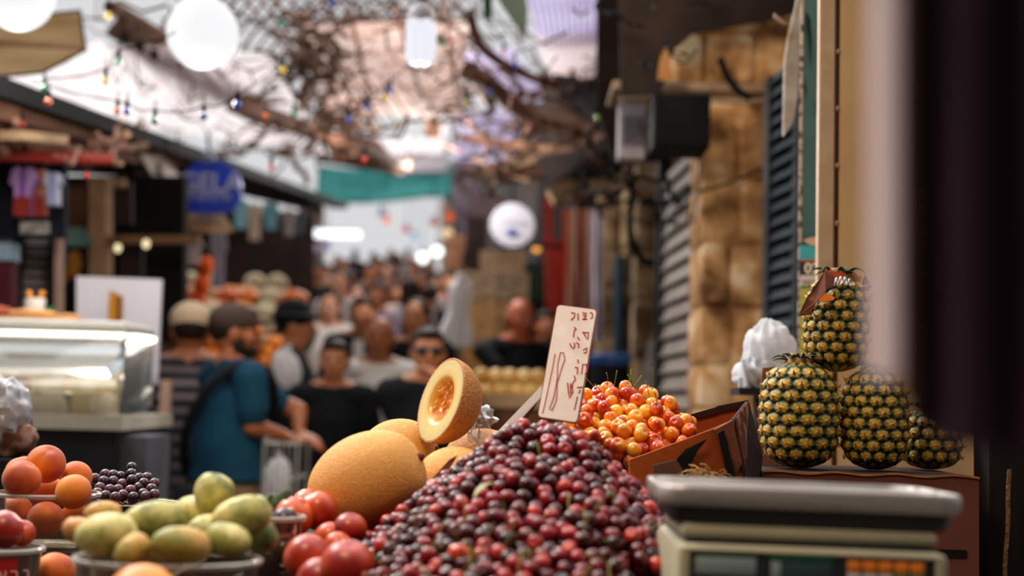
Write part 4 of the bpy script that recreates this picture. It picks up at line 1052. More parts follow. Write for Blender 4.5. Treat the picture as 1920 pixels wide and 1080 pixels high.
    # hair
    if hair is not None:
        c = MB()
        if hair_kind == 'short': c.sph(h(0, .022, .142), (.087*k, .098*k, .100*k), 20, 14, rot=HR); c.sph(h(0, -.045, .195), (.06*k, .05*k, .03*k), 14, 10)
        elif hair_kind == 'bald': c.sph(h(0, .05, .09), (.083*k, .065*k, .055*k), 20, 14, rot=HR)
        elif hair_kind == 'scarf': c.sph(h(0, .022, .135), (.093*k, .105*k, .112*k), 20, 14, rot=HR); c.capsule(h(0, .05, .08), S(0, .05, 1.42), .085*k, .09*k)
        elif hair_kind == 'long': c.sph(h(0, .024, .14), (.09*k, .102*k, .104*k), 20, 14, rot=HR); c.capsule(h(0, .055, .08), S(0, .08, 1.36), .075*k, .06*k); c.capsule(h(.07, .03, .1), S(.075, .03, 1.45), .03*k, .025*k); c.capsule(h(-.07, .03, .1), S(-.075, .03, 1.45), .03*k, .025*k)
        addmesh({'scarf': 'headscarf'}.get(hair_kind, 'hair'), remeshed(c, vox), hair, t)
    if beard is not None:
        c = MB(); c.sph(h(0, -.045, .035), (.058*k, .055*k, .045*k), 16, 10); c.sph(h(.055, -.015, .06), (.024*k, .03*k, .05*k), 10, 8); c.sph(h(-.055, -.015, .06), (.024*k, .03*k, .05*k), 10, 8)
        addmesh('beard', remeshed(c, vox*.8), beard, t)
    t['k'] = k
    return t, h, S
def hat(t, h, m, brim=.03, crown=.09, name='cap', peak=True):
    k = t['k']; c = MB()
    c.sph(h(0, .01, .165), (.098*k, .112*k, crown*k), 24, 14)
    if peak: c.sph(h(0, -.11, .165), (.07*k, .075*k, .010*k), 18, 8)
    if brim > .05: c.sph(h(0, .0, .165), ((.1+brim)*k, (.11+brim)*k, .010*k), 24, 8)
    addmesh(name, remeshed(c, .011), m, t)
SK1 = skinmat('tan', '#c07c58'); SK2 = skinmat('warm', '#c8845e'); SK3 = skinmat('brown', '#a8643e'); SK4 = skinmat('pale', '#d8a084')
C_blk = mat('cloth_black', '#14161a', '#1a1c22', 8, .85); C_navy = mat('cloth_navy', '#161c2a', '#1c2232', 8, .85)
C_teal = mat('cloth_teal', '#0e3a50', '#12445a', 6, .85); C_wht = mat('cloth_white', '#ece8e2', '#f0ece8', 6, .8); C_khaki = mat('cloth_khaki', '#7a6248', '#846a4e', 8, .85)
H_dk = mat('hair_dark', '#1c1410', '#2a1c16', 60, .6); H_gr = mat('hair_grey', '#7a6c62', '#5a4c44', 60, .7)
# striped polo
M_str = bpy.data.materials.new('striped_cloth'); M_str.use_nodes = True
nt = M_str.node_tree; N = nt.nodes; L = nt.links; bb = N['Principled BSDF']; bb.inputs['Roughness'].default_value = .85
tc = N.new('ShaderNodeTexCoord'); wv = N.new('ShaderNodeTexWave'); wv.bands_direction = 'Z'; wv.inputs['Scale'].default_value = 5.2; wv.inputs['Distortion'].default_value = .4
L.new(tc.outputs['Object'], wv.inputs[0]); rr = N.new('ShaderNodeValToRGB'); e = rr.color_ramp.elements; e[0].position = .5; e[0].color = lin('#1c1e26'); e[1].position = .75; e[1].color = lin('#7a6a6c')
L.new(wv.outputs['Color'], rr.inputs[0]); L.new(rr.outputs[0], bb.inputs['Base Color'])
def foot(px, Y, py=760): p = at(px, py, Y); return V(p.x, Y, ground(Y))
# 1 striped man seen from behind
t, h, S = figure(foot(352, 6.4), PI+.15, 1.70, 'man seen from behind in striped polo and pale hat beside the glass case', SK3, M_str, C_navy, H_dk, 'short', wide=1.22, vox=.011)
hat(t, h, mat('hat_beige', '#cdb596', rough=.9), .02, .085, 'hat', False)
# 2 teal man
t, h, S = figure(foot(432, 6.0), math.radians(122), 1.68, 'bearded man in teal shirt and cap with black shoulder strap pushing a shopping cart', SK3, C_teal, C_khaki, H_dk, 'short', wide=1.2, vox=.010, beard=H_dk,
   arms={-1: {'e': at(474, 800, 5.82), 'w': at(535, 818, 5.95), 'h': V(1, .1, -.15)}, 1: {'e': at(560, 770, 6.3), 'w': at(560, 812, 6.22), 'h': V(.6, -.5, -.2)}}, head=(.05, -.25), hem=.97)
hat(t, h, mat('cap_brown', '#4a3a32', rough=.8), .0, .075, 'cap', True)
st_ = MB(); pth = []
for i in range(24):
    a = 2*PI*i/23; u = math.cos(a); v = math.sin(a)
    x = .16*u; z = 1.20+.27*u*-1; y = .15*v
    pth.append(S(x*1.22, y*1.25, z))
st_.tube(pth, .022, 8, False); st_.build('shoulder_strap', C_blk, t, world=False)
tp = thing('shoulder_bag', foot(395, 5.85)+V(0, 0, .66), 'black bag hanging at the hip of the man in the teal shirt', 'bag')
MB().box(foot(388, 5.85)+V(.0, 0, .80), (.24, .1, .28), bev=.03).build('bag_body', C_blk, tp); MB().box(foot(388, 5.85)+V(.0, -.055, .83), (.22, .012, .16), bev=.005).build('flap', C_navy, tp)
# 3.. group facing the camera
t, h, S = figure(foot(624, 7.2), .05, 1.57, 'woman in black top with dark hair tied back, facing the fruit stall', SK2, C_blk, C_blk, H_dk, 'short', 'long', wide=1.0, vox=.010, long=True)
t, h, S = figure(foot(708, 7.7), -.05, 1.66, 'bald man in white open shirt walking behind the melons', SK3, C_wht, C_blk, H_gr, 'bald', wide=1.05, vox=.010)
t, h, S = figure(foot(800, 6.5), .1, 1.63, 'man in dark sunglasses and black shirt holding a hand to his mouth', SK2, C_blk, C_blk, H_dk, 'short', wide=1.0, vox=.010,
   arms={-1: {'e': at(748, 790, 6.5), 'w': at(752, 860, 6.35)}, 1: {'e': at(862, 790, 6.35), 'w': at(836, 708, 6.26), 'h': V(-1, .0, .45)}})
g_ = MB(); 
for s in (-1, 1): g_.sph(h(.034*s, -.098, .118), (.030, .012, .020), 14, 8)
g_.capsule(h(-.02, -.1, .125), h(.02, -.1, .125), .004, .004, 8); g_.capsule(h(-.06, -.09, .122), h(-.088, .01, .118), .004, .004, 8); g_.capsule(h(.06, -.09, .122), h(.088, .01, .118), .004, .004, 8)
single(MB().add([mw(t) @ Vector(v) for v in g_.v], g_.f), 'sunglasses', M_dk, 'dark sunglasses on the man holding his hand to his mouth', 'glasses')
t, h, S = figure(foot(672, 9.2), 0, 1.70, 'person in black coat with white collar standing behind the bald man', SK2, C_blk, C_blk, H_dk, 'short', 'long', vox=.012)
MB().prism([S(-.03, -.135, 1.44), S(.03, -.135, 1.44), S(.045, -.14, 1.25), S(0, -.145, 1.15), S(-.03, -.14, 1.25)], V(0, -.008, 0)).build('white_collar', C_wht, t, world=False)
t, h, S = figure(foot(548, 7.7), math.radians(95), 1.72, 'man in black with a black hat in profile behind the man in teal', SK2, C_blk, C_blk, H_dk, 'short', 'long', wide=1.1, vox=.012)
hat(t, h, C_blk, .06, .10, 'hat', False)
t, h, S = figure(foot(775, 8.6), -.2, 1.72, 'person in black shirt behind the man with sunglasses', SK2, C_blk, C_navy, H_dk, 'long', 'long', vox=.013)
t, h, S = figure(foot(972, 8.6), .5, 1.74, 'stall keeper in dark clothes with ruddy face right of the white cloth', skinmat('ruddy', '#c86a48'), C_blk, C_blk, H_dk, 'bald', 'long', wide=1.2, vox=.012,
   arms={-1: {'e': at(905, 660, 8.3), 'w': at(935, 690, 8.2), 'h': V(1, 0, -.5)}})
t, h, S = figure(foot(1022, 9.6), .3, 1.62, 'dark clothed person at the stall just left of the price card', SK3, C_navy, C_navy, H_dk, 'short', 'long', wide=1.15, vox=.013)
t, h, S = figure(foot(612, 10.5), .0, 1.66, 'woman in pale top far behind the man with the black hat', SK4, C_wht, C_navy, H_dk, 'long', vox=.014)
# white cloth objects
M_wc = translmat('white_cloth', '#fafafa', k=.4)
def bagblob(px, py, Y, rx, rz_, label, m=M_wc, name='plastic_bag', cat='bag', seed=0, rot=0):
    c = at(px, py, Y); s = Y/F
    def f(d): return 1+.12*math.sin(7*math.atan2(d.y, d.x)+3*d.z+seed)*(.4+abs(d.z))+.12*noise.noise(d*2+V(seed, 0, 0))
    t = thing(name, c-V(0, 0, rz_*s), label, cat)
    MB().sph(c, (rx*s, rx*s*.8, rz_*s), 36, 24, f, rot=(0, rot, 0)).build('bag_body', m, t, auto=0)
    top = c+V(0, 0, rz_*s*.85)
    MB().tube([top, top+V(.01, 0, rz_*s*.3), top+V(0, 0, rz_*s*.5)], [rx*s*.25, rx*s*.12, rx*s*.2], 10).build('knot', m, t)
    return t
bagblob(538, 692, 7.3, 25, 34, 'white bag carried on the shoulder behind the man in teal', seed=1, rot=-.3)
bagblob(577, 640, 8.6, 12, 28, 'green and white bag behind the white shoulder bag', mat('bag_green', '#0c7a58', '#b8d0b8', 8, .4, lo=.5, hi=.6), seed=2, rot=.5)
bagblob(520, 905, 5.9, 26, 42, 'white plastic bag inside the shopping cart', seed=3)
wt = thing('hanging_cloth', at(858, 640, 8.9), 'long white cloth hanging from the right hand stall, middle distance', 'cloth')
def clf(u, v):
    w_ = 15+14*v+4*math.sin(v*9); return at(866-14*v+w_*(u-.5)*2*(.5 if v < .12 else 1), 512+138*v, 8.9+.03*math.sin(u*14+v*3))
MB().sheet(clf, 30, 20, .02).build('cloth', M_wc, wt)
MB().tube([at(866, 512, 8.9), at(872, 470, 8.9)], .008, 6).build('hook', M_dk, wt)
# shopping cart
cr = thing('shopping_cart', foot(528, 5.9), 'wire shopping cart in front of the man in teal', 'cart')
def fr(a, b_, r_=.006): return MB().tube([a, b_], r_, 6)
M_wire = mat('cart_wire', '#a8a4a0', rough=.4, metal=.5)
hb_ = MB(); hb_.tube([at(497, 828, 5.85), at(500, 817, 5.85), at(558, 820, 6.05), at(562, 832, 6.05)], .010, 8); hb_.build('handle', M_wire, cr)
xs0, xs1 = at(497, 840, 5.8).x, at(560, 840, 5.8).x
ba = MB()
for i in range(7):
    x = xs0+(xs1-xs0)*i/6
    for y in (5.78, 6.08): ba.tube([(x, y, 1.12), (x, y, .55)], .003, 5)
for z in (1.12, .98, .84, .70, .55):
    ba.tube([(xs0, 5.78, z), (xs1, 5.78, z), (xs1, 6.08, z), (xs0, 6.08, z), (xs0, 5.78, z)], .004, 5)
ba.build('basket', M_wire, cr); 
lg = MB()
for x in (xs0, xs1):
    for y in (5.78, 6.08): lg.tube([(x, y, 1.13), (x, y, .06)], .007, 6)
lg.build('frame', M_wire, cr)
for x in (xs0, xs1):
    for y in (5.78, 6.08): MB().capsule((x-.008, y, .032), (x+.008, y, .032), .03, .03, 12).build('wheel', M_dk, cr)
# far crowd: six figures shared by copies
protos = []
CW = [mat('crowd_'+n, c) for n, c in (('white', '#c8c4c4'), ('black', '#17181e'), ('rust', '#8a4a34'), ('grey', '#7a7478'), ('navy', '#1e2438'), ('lilac', '#a89cb0'), ('red', '#8a2428'), ('blue', '#5c7a98'), ('brown', '#5c4438'))]
CN = ['white', 'black', 'rust', 'grey', 'navy', 'lilac', 'red', 'blue', 'brown']
crowd = [(632, 12.4, 0, 'f'), (640, 13.5, 2, 's'), (664, 12.5, 3, 'l'), (700, 12, 5, 's'), (738, 13, 1, 's'), (760, 12, 0, 'l'), (798, 12.8, 1, 's'), (590, 16, 1, 's'), (612, 16.5, 2, 'l'), (650, 17, 0, 's'),
         (688, 16, 8, 's'), (722, 17, 6, 'l'), (752, 16.5, 4, 's'), (786, 17.5, 3, 's'), (814, 16, 8, 'l'), (600, 21, 5, 's'), (634, 22, 1, 's'), (668, 23, 7, 'l'), (702, 22, 1, 's'), (736, 23.5, 0, 's'), (768, 22, 2, 's'), (798, 23, 1, 'l'),
         (620, 29, 1, 's'), (655, 31, 4, 's'), (690, 30, 5, 's'), (722, 32, 1, 'l'), (755, 30, 3, 's'), (784, 31, 1, 's'), (838, 13, 3, 's')]
place = {12: 'front row of the far crowd', 16: 'second row of the far crowd', 22: 'third row of the far crowd', 30: 'last row of the far crowd'}
rowc = {}
PR = {}; SPOT = [foot(612, 10.5), foot(775, 8.6), foot(672, 9.2)]
ords = ['leftmost', 'second from left', 'third from left', 'fourth from left', 'fifth from left', 'sixth from left', 'seventh from left', 'eighth from left', 'ninth from left']
for px, Y, ci, hk in sorted(crowd, key=lambda q: (min(place, key=lambda z: abs(z-q[1])), q[0])):
    row = min(place, key=lambda z: abs(z-Y)); i_ = rowc.get(row, 0); rowc[row] = i_+1
    lb = 'distant person in %s clothes, %s in the %s' % (CN[ci], ords[i_], place[row])
    hk2 = 's' if hk == 's' else 'l'
    if hk2 not in PR:
        t, h, S = figure((0, 0, 0), 0, 1.7, lb, SK2 if hk2 == 's' else SK4, CW[0], CW[1], H_dk, 'short' if hk2 == 's' else 'long', vox=.026)
        PR[hk2] = t; o = t
    else:
        src = PR[hk2]; o = src.copy(); COL.objects.link(o)
        for ch in [x for x in src.children]:
            c_ = ch.copy(); COL.objects.link(c_); c_.parent = o
    o['label'] = lb; o['category'] = 'person'; o['group'] = 'distant shoppers crowding the street'
    while any((foot(px, Y)-q).length < .44 for q in SPOT): Y += .25
    SPOT.append(foot(px, Y)); o.location = foot(px, Y); o.rotation_euler = (0, 0, random.choice((0, .3, -.3, PI, PI+.4))); s = random.uniform(.95, 1.05); o.scale = (s, s, s)
    bpy.context.view_layer.update()
    for ch in o.children:
        if ch.name.startswith('shirt'):
            ch.material_slots[0].link = 'OBJECT'; ch.material_slots[0].material = CW[ci]
# =================================================================== THE STREET
def RW(Y, off=0): return 1.36-.09*Y+off
def LW(Y, off=0): return -1.62-.09*Y+off
M_pave = mat('paving', '#5a5048', '#6a5e54', 3, .8, .3, 20)
fl = MB(); Ys = [-2, 7, 60]
P_ = [V(x, y, ground(y)) for y in Ys for x in (-12, 8)]
fl.add(P_+[p-V(0, 0, .2) for p in P_], [(0, 1, 3, 2), (2, 3, 5, 4), (7, 6, 8, 9), (9, 8, 10, 11), (0, 6, 7, 1), (4, 5, 11, 10), (0, 2, 8, 6), (2, 4, 10, 8), (1, 7, 9, 3), (3, 9, 11, 5)])
struct(fl, 'floor', M_pave)
def rail(b, y0, y1, fx, off0, off1, z0, z1):
    a0, a1 = fx(y0), fx(y1)
    q = [V(a0+off0, y0, z0), V(a0+off1, y0, z0), V(a1+off1, y1, z0), V(a1+off0, y1, z0)]
    return b.prism(q, V(0, 0, z1-z0))
M_dkwall = mat('dark_wall', '#1e1815', '#2a211c', 3, .9, .3, 10)
def wallz(b, y0, y1, fx, off0, off1, h0, h1):
    """wall along the street whose foot and top climb with it"""
    a0, a1 = fx(y0), fx(y1); g0, g1 = ground(y0), ground(y1)
    v = [V(a0+off0, y0, g0), V(a0+off1, y0, g0), V(a1+off1, y1, g1-.01), V(a1+off0, y1, g1-.01)]
    v += [p+V(0, 0, h0 if p.y < (y0+y1)/2 else h1) for p in v]
    return b.add(v, [(3, 2, 1, 0), (4, 5, 6, 7), (0, 1, 5, 4), (1, 2, 6, 5), (2, 3, 7, 6), (3, 0, 4, 7)])
struct(wallz(MB(), 6.2, 46, RW, .45, 1.2, 4.2, 3.4), 'wall_right', M_dkwall)
struct(wallz(MB(), 5.0, 46, LW, -1.9, -1.2, 2.4, 2.2), 'wall_left', M_dkwall)
# ---------------------------------------------------------------- masonry
M_stone = mat('ashlar_stone', '#6c482a', '#c69662', 7, .85, .9, 18, c3='#e4caa4', lo=.32, hi=.54, det=8)
M_stone2 = mat('ashlar_pale', '#5c4630', '#b89c78', 5, .85, .9, 18, c3='#d8c4a4', lo=.38, hi=.58, det=8)
def ashlar(x0, x1, y0, y1, z0, z1, ch=.26, seed=0, bl=2):
    rn = random.Random(seed); b = MB(); z = z0; row = 0
    b.box(((x0+x1)/2, (y0+y1)/2, (z0+z1)/2), (x1-x0-.04, y1-y0-.04, z1-z0))
    while z < z1-.05:
        hh = min(ch*rn.uniform(.8, 1.2), z1-z); cuts = [x0]
        nb = rn.choice((1, 2)) if bl == 2 else bl
        for i in range(1, nb): cuts.append(x0+(x1-x0)*(i/nb+rn.uniform(-.12, .12)))
        cuts.append(x1)
        for i in range(len(cuts)-1):
            w_ = cuts[i+1]-cuts[i]-.012; j = rn.uniform(-.012, .012)
            b.box(((cuts[i]+cuts[i+1])/2, (y0+y1)/2+j, z+hh/2), (w_, y1-y0, hh-.014), bev=.022)
        z += hh; row += 1
    return b
xa0, xa1 = at(1312, 500, 5.6).x, at(1448, 500, 5.6).x
struct(ashlar(xa0, xa1, 5.6, 6.0, 0, 2.56, .215, 3), 'pillar_stone', M_stone, smooth=True)
xb0, xb1 = at(1268, 100, 5.6).x, at(1500, 100, 5.6).x
struct(ashlar(xb0, xb1, 5.62, 6.05, 2.60, 3.6, .24, 4, 3), 'wall_stone_upper', M_stone, smooth=True)
struct(MB().box(((at(1150, 180, 5.5).x+xb1)/2, 5.72, 2.575), (xb1-at(1150, 180, 5.5).x, .36, .035), bev=.008), 'trim_ledge', mat('ledge_pale', '#a89078', '#8a7058', 6, .8, .3, 30))
def pill(px0, px1, Y, z0, z1, m, name, label=None, dep=.3, seed=1, ch=.28):
    x0, x1 = at(px0, 480, Y).x, at(px1, 480, Y).x
    return struct(ashlar(x0, x1, Y, Y+dep, z0, z1, ch, seed, 1), name, m, smooth=True)
pill(1190, 1238, 8.0, ground(8), 3.3, M_stone2, 'pillar_stone_mid', seed=5)
pill(1118, 1163, 9.6, ground(9.6), 3.2, M_stone2, 'pillar_stone_far', seed=7)
pill(1166, 1184, 9.2, ground(9), 3.2, M_stone2, 'pillar_stone_narrow', seed=8)
# dark louvred shutter between stone pillar and teal pillar, grey shutter, etc.
def shutter(label, px0, Y0, px1, Y1, z0, z1, m, mf, step=.07, name='shutter'):
    a, b_ = at(px0, 500, Y0), at(px1, 500, Y1); a.z = b_.z = 0
    t = thing(name, V((a.x+b_.x)/2, (a.y+b_.y)/2, z0), label, 'shutter')
    d = (b_-a); n_ = V(-d.y, d.x, 0).normalized(); 
    if n_.y > 0: n_ = -n_
    sl = MB(); z = z0+.03
    while z < z1-.03:
        sl.prism([a+V(0, 0, z)+n_*.022, a+V(0, 0, z+step*.8)+n_*.0, b_+V(0, 0, z+step*.8)+n_*.0, b_+V(0, 0, z)+n_*.022], n_*.008); z += step
    s_ = sl.build('slats', m, t, smooth=False)
    f = MB()
    for p in (a, b_): f.box((p.x, p.y, (z0+z1)/2), (.05, .10, z1-z0))
    f.build('frame', mf, t, smooth=False)
    MB().prism([a+V(0, 0, z0)-n_*.02, b_+V(0, 0, z0)-n_*.02, b_+V(0, 0, z1)-n_*.02, a+V(0, 0, z1)-n_*.02], -n_*.02).build('backing', mf, t, smooth=False)
    return t
M_navy = mat('shutter_navy', '#0c1820', '#101e28', 10, .7); M_gray = mat('shutter_grey', '#8a7e76', '#a0948a', 12, .7)
M_fr = mat('frame_dark', '#15181c', '#1e2024', 10, .7)
shutter('dark navy louvred shutter between stone pillar and teal pillar', 1447, 4.9, 1502, 4.6, 0, 2.46, M_navy, M_fr, .05)
shutter('pale grey slatted shutter left of the big stone pillar', 1318, 6.15, 1250, 7.1, .0, 2.5, M_gray, M_fr, .085)
single(MB().box((at(1243, 500, 7.2).x, 7.2, 1.4), (.07, .07, 2.8)), 'wooden_post', M_fr, 'dark post at the left end of the pale grey shutter', 'post', smooth=False)
# speaker and junction box on the ledge
sp_ = thing('speaker', at(1265, 298, 5.35), 'big black loudspeaker box hanging under the stone ledge', 'speaker')
x0, x1 = at(1214, 240, 5.35).x, at(1316, 240, 5.35).x; z1, z0 = at(1265, 180, 5.35).z, at(1265, 296, 5.35).z
MB().box(((x0+x1)/2, 5.45, (z0+z1)/2), (x1-x0, .2, z1-z0), bev=.008).build('cabinet', mat('speaker_black', '#06070a', rough=.7, spec=.1), sp_, smooth=False)
MB().lathe([(1e-3, .0), (.02, .002), (.03, .008), (.026, .0), ], (0, 0, 0), 24).build('badge', mat('badge_tan', '#a08a70', rough=.5), sp_, world=False).location = (0, -.004, .06)
sp_.children[-1].rotation_euler = (PI/2, 0, 0)
bx0 = thing('junction_box', at(1188, 300, 5.6), 'pale grey electric box on the wall left of the loudspeaker', 'box')
x0, x1 = at(1161, 240, 5.6).x, at(1211, 240, 5.6).x; z1, z0 = at(1188, 192, 5.6).z, at(1188, 298, 5.6).z
MB().box(((x0+x1)/2, 5.66, (z0+z1)/2), (x1-x0, .12, z1-z0), bev=.008).build('casing', mat('box_grey', '#8c8488', '#76707a', 10, .6), bx0, smooth=False)
MB().box(((x0+x1)/2, 5.595, (z0+z1)/2+.0), (x1-x0-.03, .012, (z1-z0)*.5), bev=.004).build('door', mat('box_dark', '#4a4448', '#5c565c', 30, .6), bx0, smooth=False)
# cables on the right
def cable(label, pts, r_, m, name='cable', cat='cable', grp=None, kind=None, sag=0):
    P_ = [at(*p) for p in pts]; o_ = []
    for i in range(len(P_)-1):
        for k_ in range(6):
            u = k_/6; a = P_[max(i-1, 0)]; b_ = P_[i]; c_ = P_[i+1]; d = P_[min(i+2, len(P_)-1)]
            o_.append(.5*((2*b_)+(-a+c_)*u+(2*a-5*b_+4*c_-d)*u*u+(-a+3*b_-3*c_+d)*u**3)-V(0, 0, sag*math.sin(PI*u)))
    o_.append(P_[-1])
    return single(MB().tube(o_, r_, 6), name, m, label, cat, grp, kind)
M_cab = mat('cable_black', '#101216', rough=.9, spec=.05); M_cabt = mat('cable_tan', '#8a7460', rough=.7)
cable('thick black cable curving down to the stone ledge', [(1350, 108, 5.5), (1362, 140, 5.5), (1384, 170, 5.5), (1410, 186, 5.5)], .014, M_cab)
cable('thin pale cable looping right of the loudspeaker', [(1316, 190, 5.4), (1322, 240, 5.4), (1312, 330, 5.45), (1300, 420, 5.5)], .007, M_cabt)
cable('pale cable drooping beside the stone pillar top', [(1440, 186, 5.5), (1428, 220, 5.5), (1420, 250, 5.55), (1436, 330, 5.55)], .006, M_cabt)
cable('dark cable hanging across the stone pillar', [(1310, 360, 5.5), (1360, 345, 5.5), (1420, 320, 5.55), (1450, 300, 5.55)], .006, M_cab)
cable('thin pale cable running along the ledge', [(1160, 186, 5.4), (1240, 182, 5.4), (1330, 188, 5.4), (1400, 192, 5.4), (1470, 180, 5.4)], .006, M_cabt)
cable('black cable on the grey shutter', [(1236, 280, 6.6), (1262, 370, 6.6), (1300, 380, 6.5), (1318, 362, 6.3)], .012, M_cab)
cable('black loop cable on the middle pillar', [(1190, 330, 7.8), (1182, 430, 7.8), (1206, 488, 7.8), (1250, 480, 7.8), (1262, 400, 7.8)], .02, M_cab)
# dark overhangs top right
def board(label, q, m, th=.03, name='board', cat='board', grp=None):
    P_ = [at(*p) for p in q]; n_ = (P_[1]-P_[0]).cross(P_[-1]-P_[0]).normalized()*th
    if n_.y < 0: n_ = -n_
    return single(MB().prism(P_, n_), name, m, label, cat, grp, smooth=False)
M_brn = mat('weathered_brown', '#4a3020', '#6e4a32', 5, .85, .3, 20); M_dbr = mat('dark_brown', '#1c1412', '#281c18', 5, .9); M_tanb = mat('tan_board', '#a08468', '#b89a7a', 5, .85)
board('large dark board hanging at the top right above the loudspeaker', [(1160, -60, 5.3), (1500, -60, 5.3), (1500, 20, 5.3), (1420, 40, 5.3), (1300, 60, 5.3), (1262, 95, 5.3), (1240, 175, 5.3), (1165, 178, 5.3)], M_dbr)
board('dark brown panel left of the top right board', [(1120, -40, 6.4), (1180, -40, 6.4), (1185, 200, 6.4), (1150, 300, 6.4), (1118, 200, 6.4)], M_dbr)
board('brown pointed pennant above the loudspeaker', [(1252, 80, 5.2), (1262, 150, 5.2), (1232, 150, 5.2), (1238, 110, 5.2)], mat('pennant', '#7a5230', '#8a6238', 10, .8), .006, 'pennant', 'pennant')
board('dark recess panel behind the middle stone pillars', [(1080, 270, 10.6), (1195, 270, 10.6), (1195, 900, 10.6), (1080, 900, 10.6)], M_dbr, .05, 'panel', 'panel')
board('tan sloping awning slab above the red and white cloth', [(1026, 352, 8.8), (1060, 336, 8.8), (1150, 326, 8.8), (1152, 350, 8.8), (1040, 376, 8.8)], M_tanb, .25, 'awning', 'awning')
board('red painted post beside the dark green door', [(1019, 368, 11), (1036, 366, 11), (1040, 600, 11), (1046, 800, 11), (1026, 800, 11)], mat('red_post', '#8a1c14', '#a02818', 6, .6), .1, 'post', 'post')
board('dark green door at the back right of the street', [(984, 492, 11.4), (1042, 492, 11.4), (1046, 800, 11.4), (984, 800, 11.4)], mat('green_door', '#16281c', '#1e3022', 6, .7), .1, 'door', 'door')
def cloth(label, x0, y0, x1, y1, Y, m, name='hanging_cloth', cat='cloth', grp=None, folds=4):
    def f(u, v): return at(x0+(x1-x0)*u, y0+(y1-y0)*v, Y+.04*math.sin(u*folds*6.28+v))
    return single(MB().sheet(f, 24, 8, .01), name, m, label, cat, grp)
M_rw = bpy.data.materials.new('red_white_stripe'); M_rw.use_nodes = True
nt = M_rw.node_tree; N = nt.nodes; L = nt.links; tc = N.new('ShaderNodeTexCoord'); wv = N.new('ShaderNodeTexWave'); wv.inputs['Scale'].default_value = 3.0; wv.inputs['Distortion'].default_value = .3
L.new(tc.outputs['Object'], wv.inputs[0]); rr = N.new('ShaderNodeValToRGB'); e = rr.color_ramp.elements; e[0].position = .45; e[0].color = lin('#9a2a14'); e[1].position = .6; e[1].color = lin('#c8a890')
L.new(wv.outputs['Color'], rr.inputs[0]); L.new(rr.outputs[0], N['Principled BSDF'].inputs['Base Color']); N['Principled BSDF'].inputs['Roughness'].default_value = .8
cloth('red and white striped cloth hanging behind the price card', 1056, 392, 1112, 640, 10.2, M_rw)
cloth('deep red cloth hanging left of the striped cloth', 1042, 450, 1062, 640, 10.4, mat('cloth_red', '#8a1814', '#a02018', 6, .8), folds=2)
cloth('pale lilac curtain strip left of the far stone pillar', 1110, 395, 1130, 640, 9.4, mat('cloth_lilac', '#a09aa8', '#b0a8b4', 6, .8), folds=2)
single(MB().tube([at(1162, 480, 9.1), at(1160, 720, 9.1)], .035, 10), 'pipe', mat('pipe_teal', '#0c3a50', rough=.5), 'dark teal pipe between the two narrow stone pillars', 'pipe')
# blue bin
bt = thing('waste_bin', foot(1146, 8.3), 'black waste bin with a blue rim below the stone pillars', 'bin')
c = foot(1146, 8.3); zt_ = at(1146, 668, 8.3).z
MB().lathe([(1e-3, 0), (.10, 0), (.125, zt_-c.z-.05), (1e-3, zt_-c.z-.05)], c, 28).build('bin_body', M_fr, bt)
MB().lathe([(1e-3, zt_-c.z-.05), (.13, zt_-c.z-.05), (.132, zt_-c.z), (.11, zt_-c.z+.015), (1e-3, zt_-c.z+.02)], c, 28).build('rim', mat('bin_blue', '#1c4a94', '#2458a4', 9, .5), bt)
board('white cloth strip leaning at the foot of the dark pillar', [(1216, 640, 7.4), (1240, 622, 7.4), (1244, 650, 7.4), (1228, 720, 7.4), (1206, 740, 7.4), (1204, 720, 7.4)], mat('cloth_offwhite', '#b0aaa8', '#989090', 10, .8), .01, 'cloth_strip', 'cloth')
# round white sign
rs = thing('round_sign', at(960, 467, 9.5), 'round white hanging sign with a small blue mark', 'sign')
c = at(960, 424, 9.5); R_ = 42*9.5/F
dsk = MB().lathe([(1e-3, 0), (R_*.97, 0), (R_, .01), (R_, .05), (R_*.97, .06), (1e-3, .06)], (0, 0, 0), 40); 
o = dsk.build('disc', mat('sign_white', '#d0d0e0', rough=.5), rs, world=False); o.rotation_euler = (PI/2, 0, .08); o.location = c-rs.location
MB().prism([c+V(-.045, -.004-.062, -.05), c+V(-.0, -.066, -.075), c+V(.045, -.066, -.05), c+V(.03, -.066, -.038), c+V(.0, -.066, -.025), c+V(-.03, -.066, -.038)], V(0, -.004, 0)).build('blue_mark', mat('sign_blue', '#1c3ca0', rough=.5), rs, smooth=False)
MB().prism([c+V(-.09, -.066, .018), c+V(.09, -.066, .018), c+V(.09, -.066, .028), c+V(-.09, -.066, .028)], V(0, -.003, 0)).build('faint_line', mat('sign_faint', '#c4c0d0', rough=.5), rs, smooth=False)
MB().tube([c+V(0, 0, R_), c+V(0, 0, R_+.5)], .008, 6).build('hanger', M_cab, rs)
MB().tube([c+V(.02, .03, -R_*.8), c+V(.35, .1, -R_*.8), ], .012, 6).build('bracket', M_cab, rs)
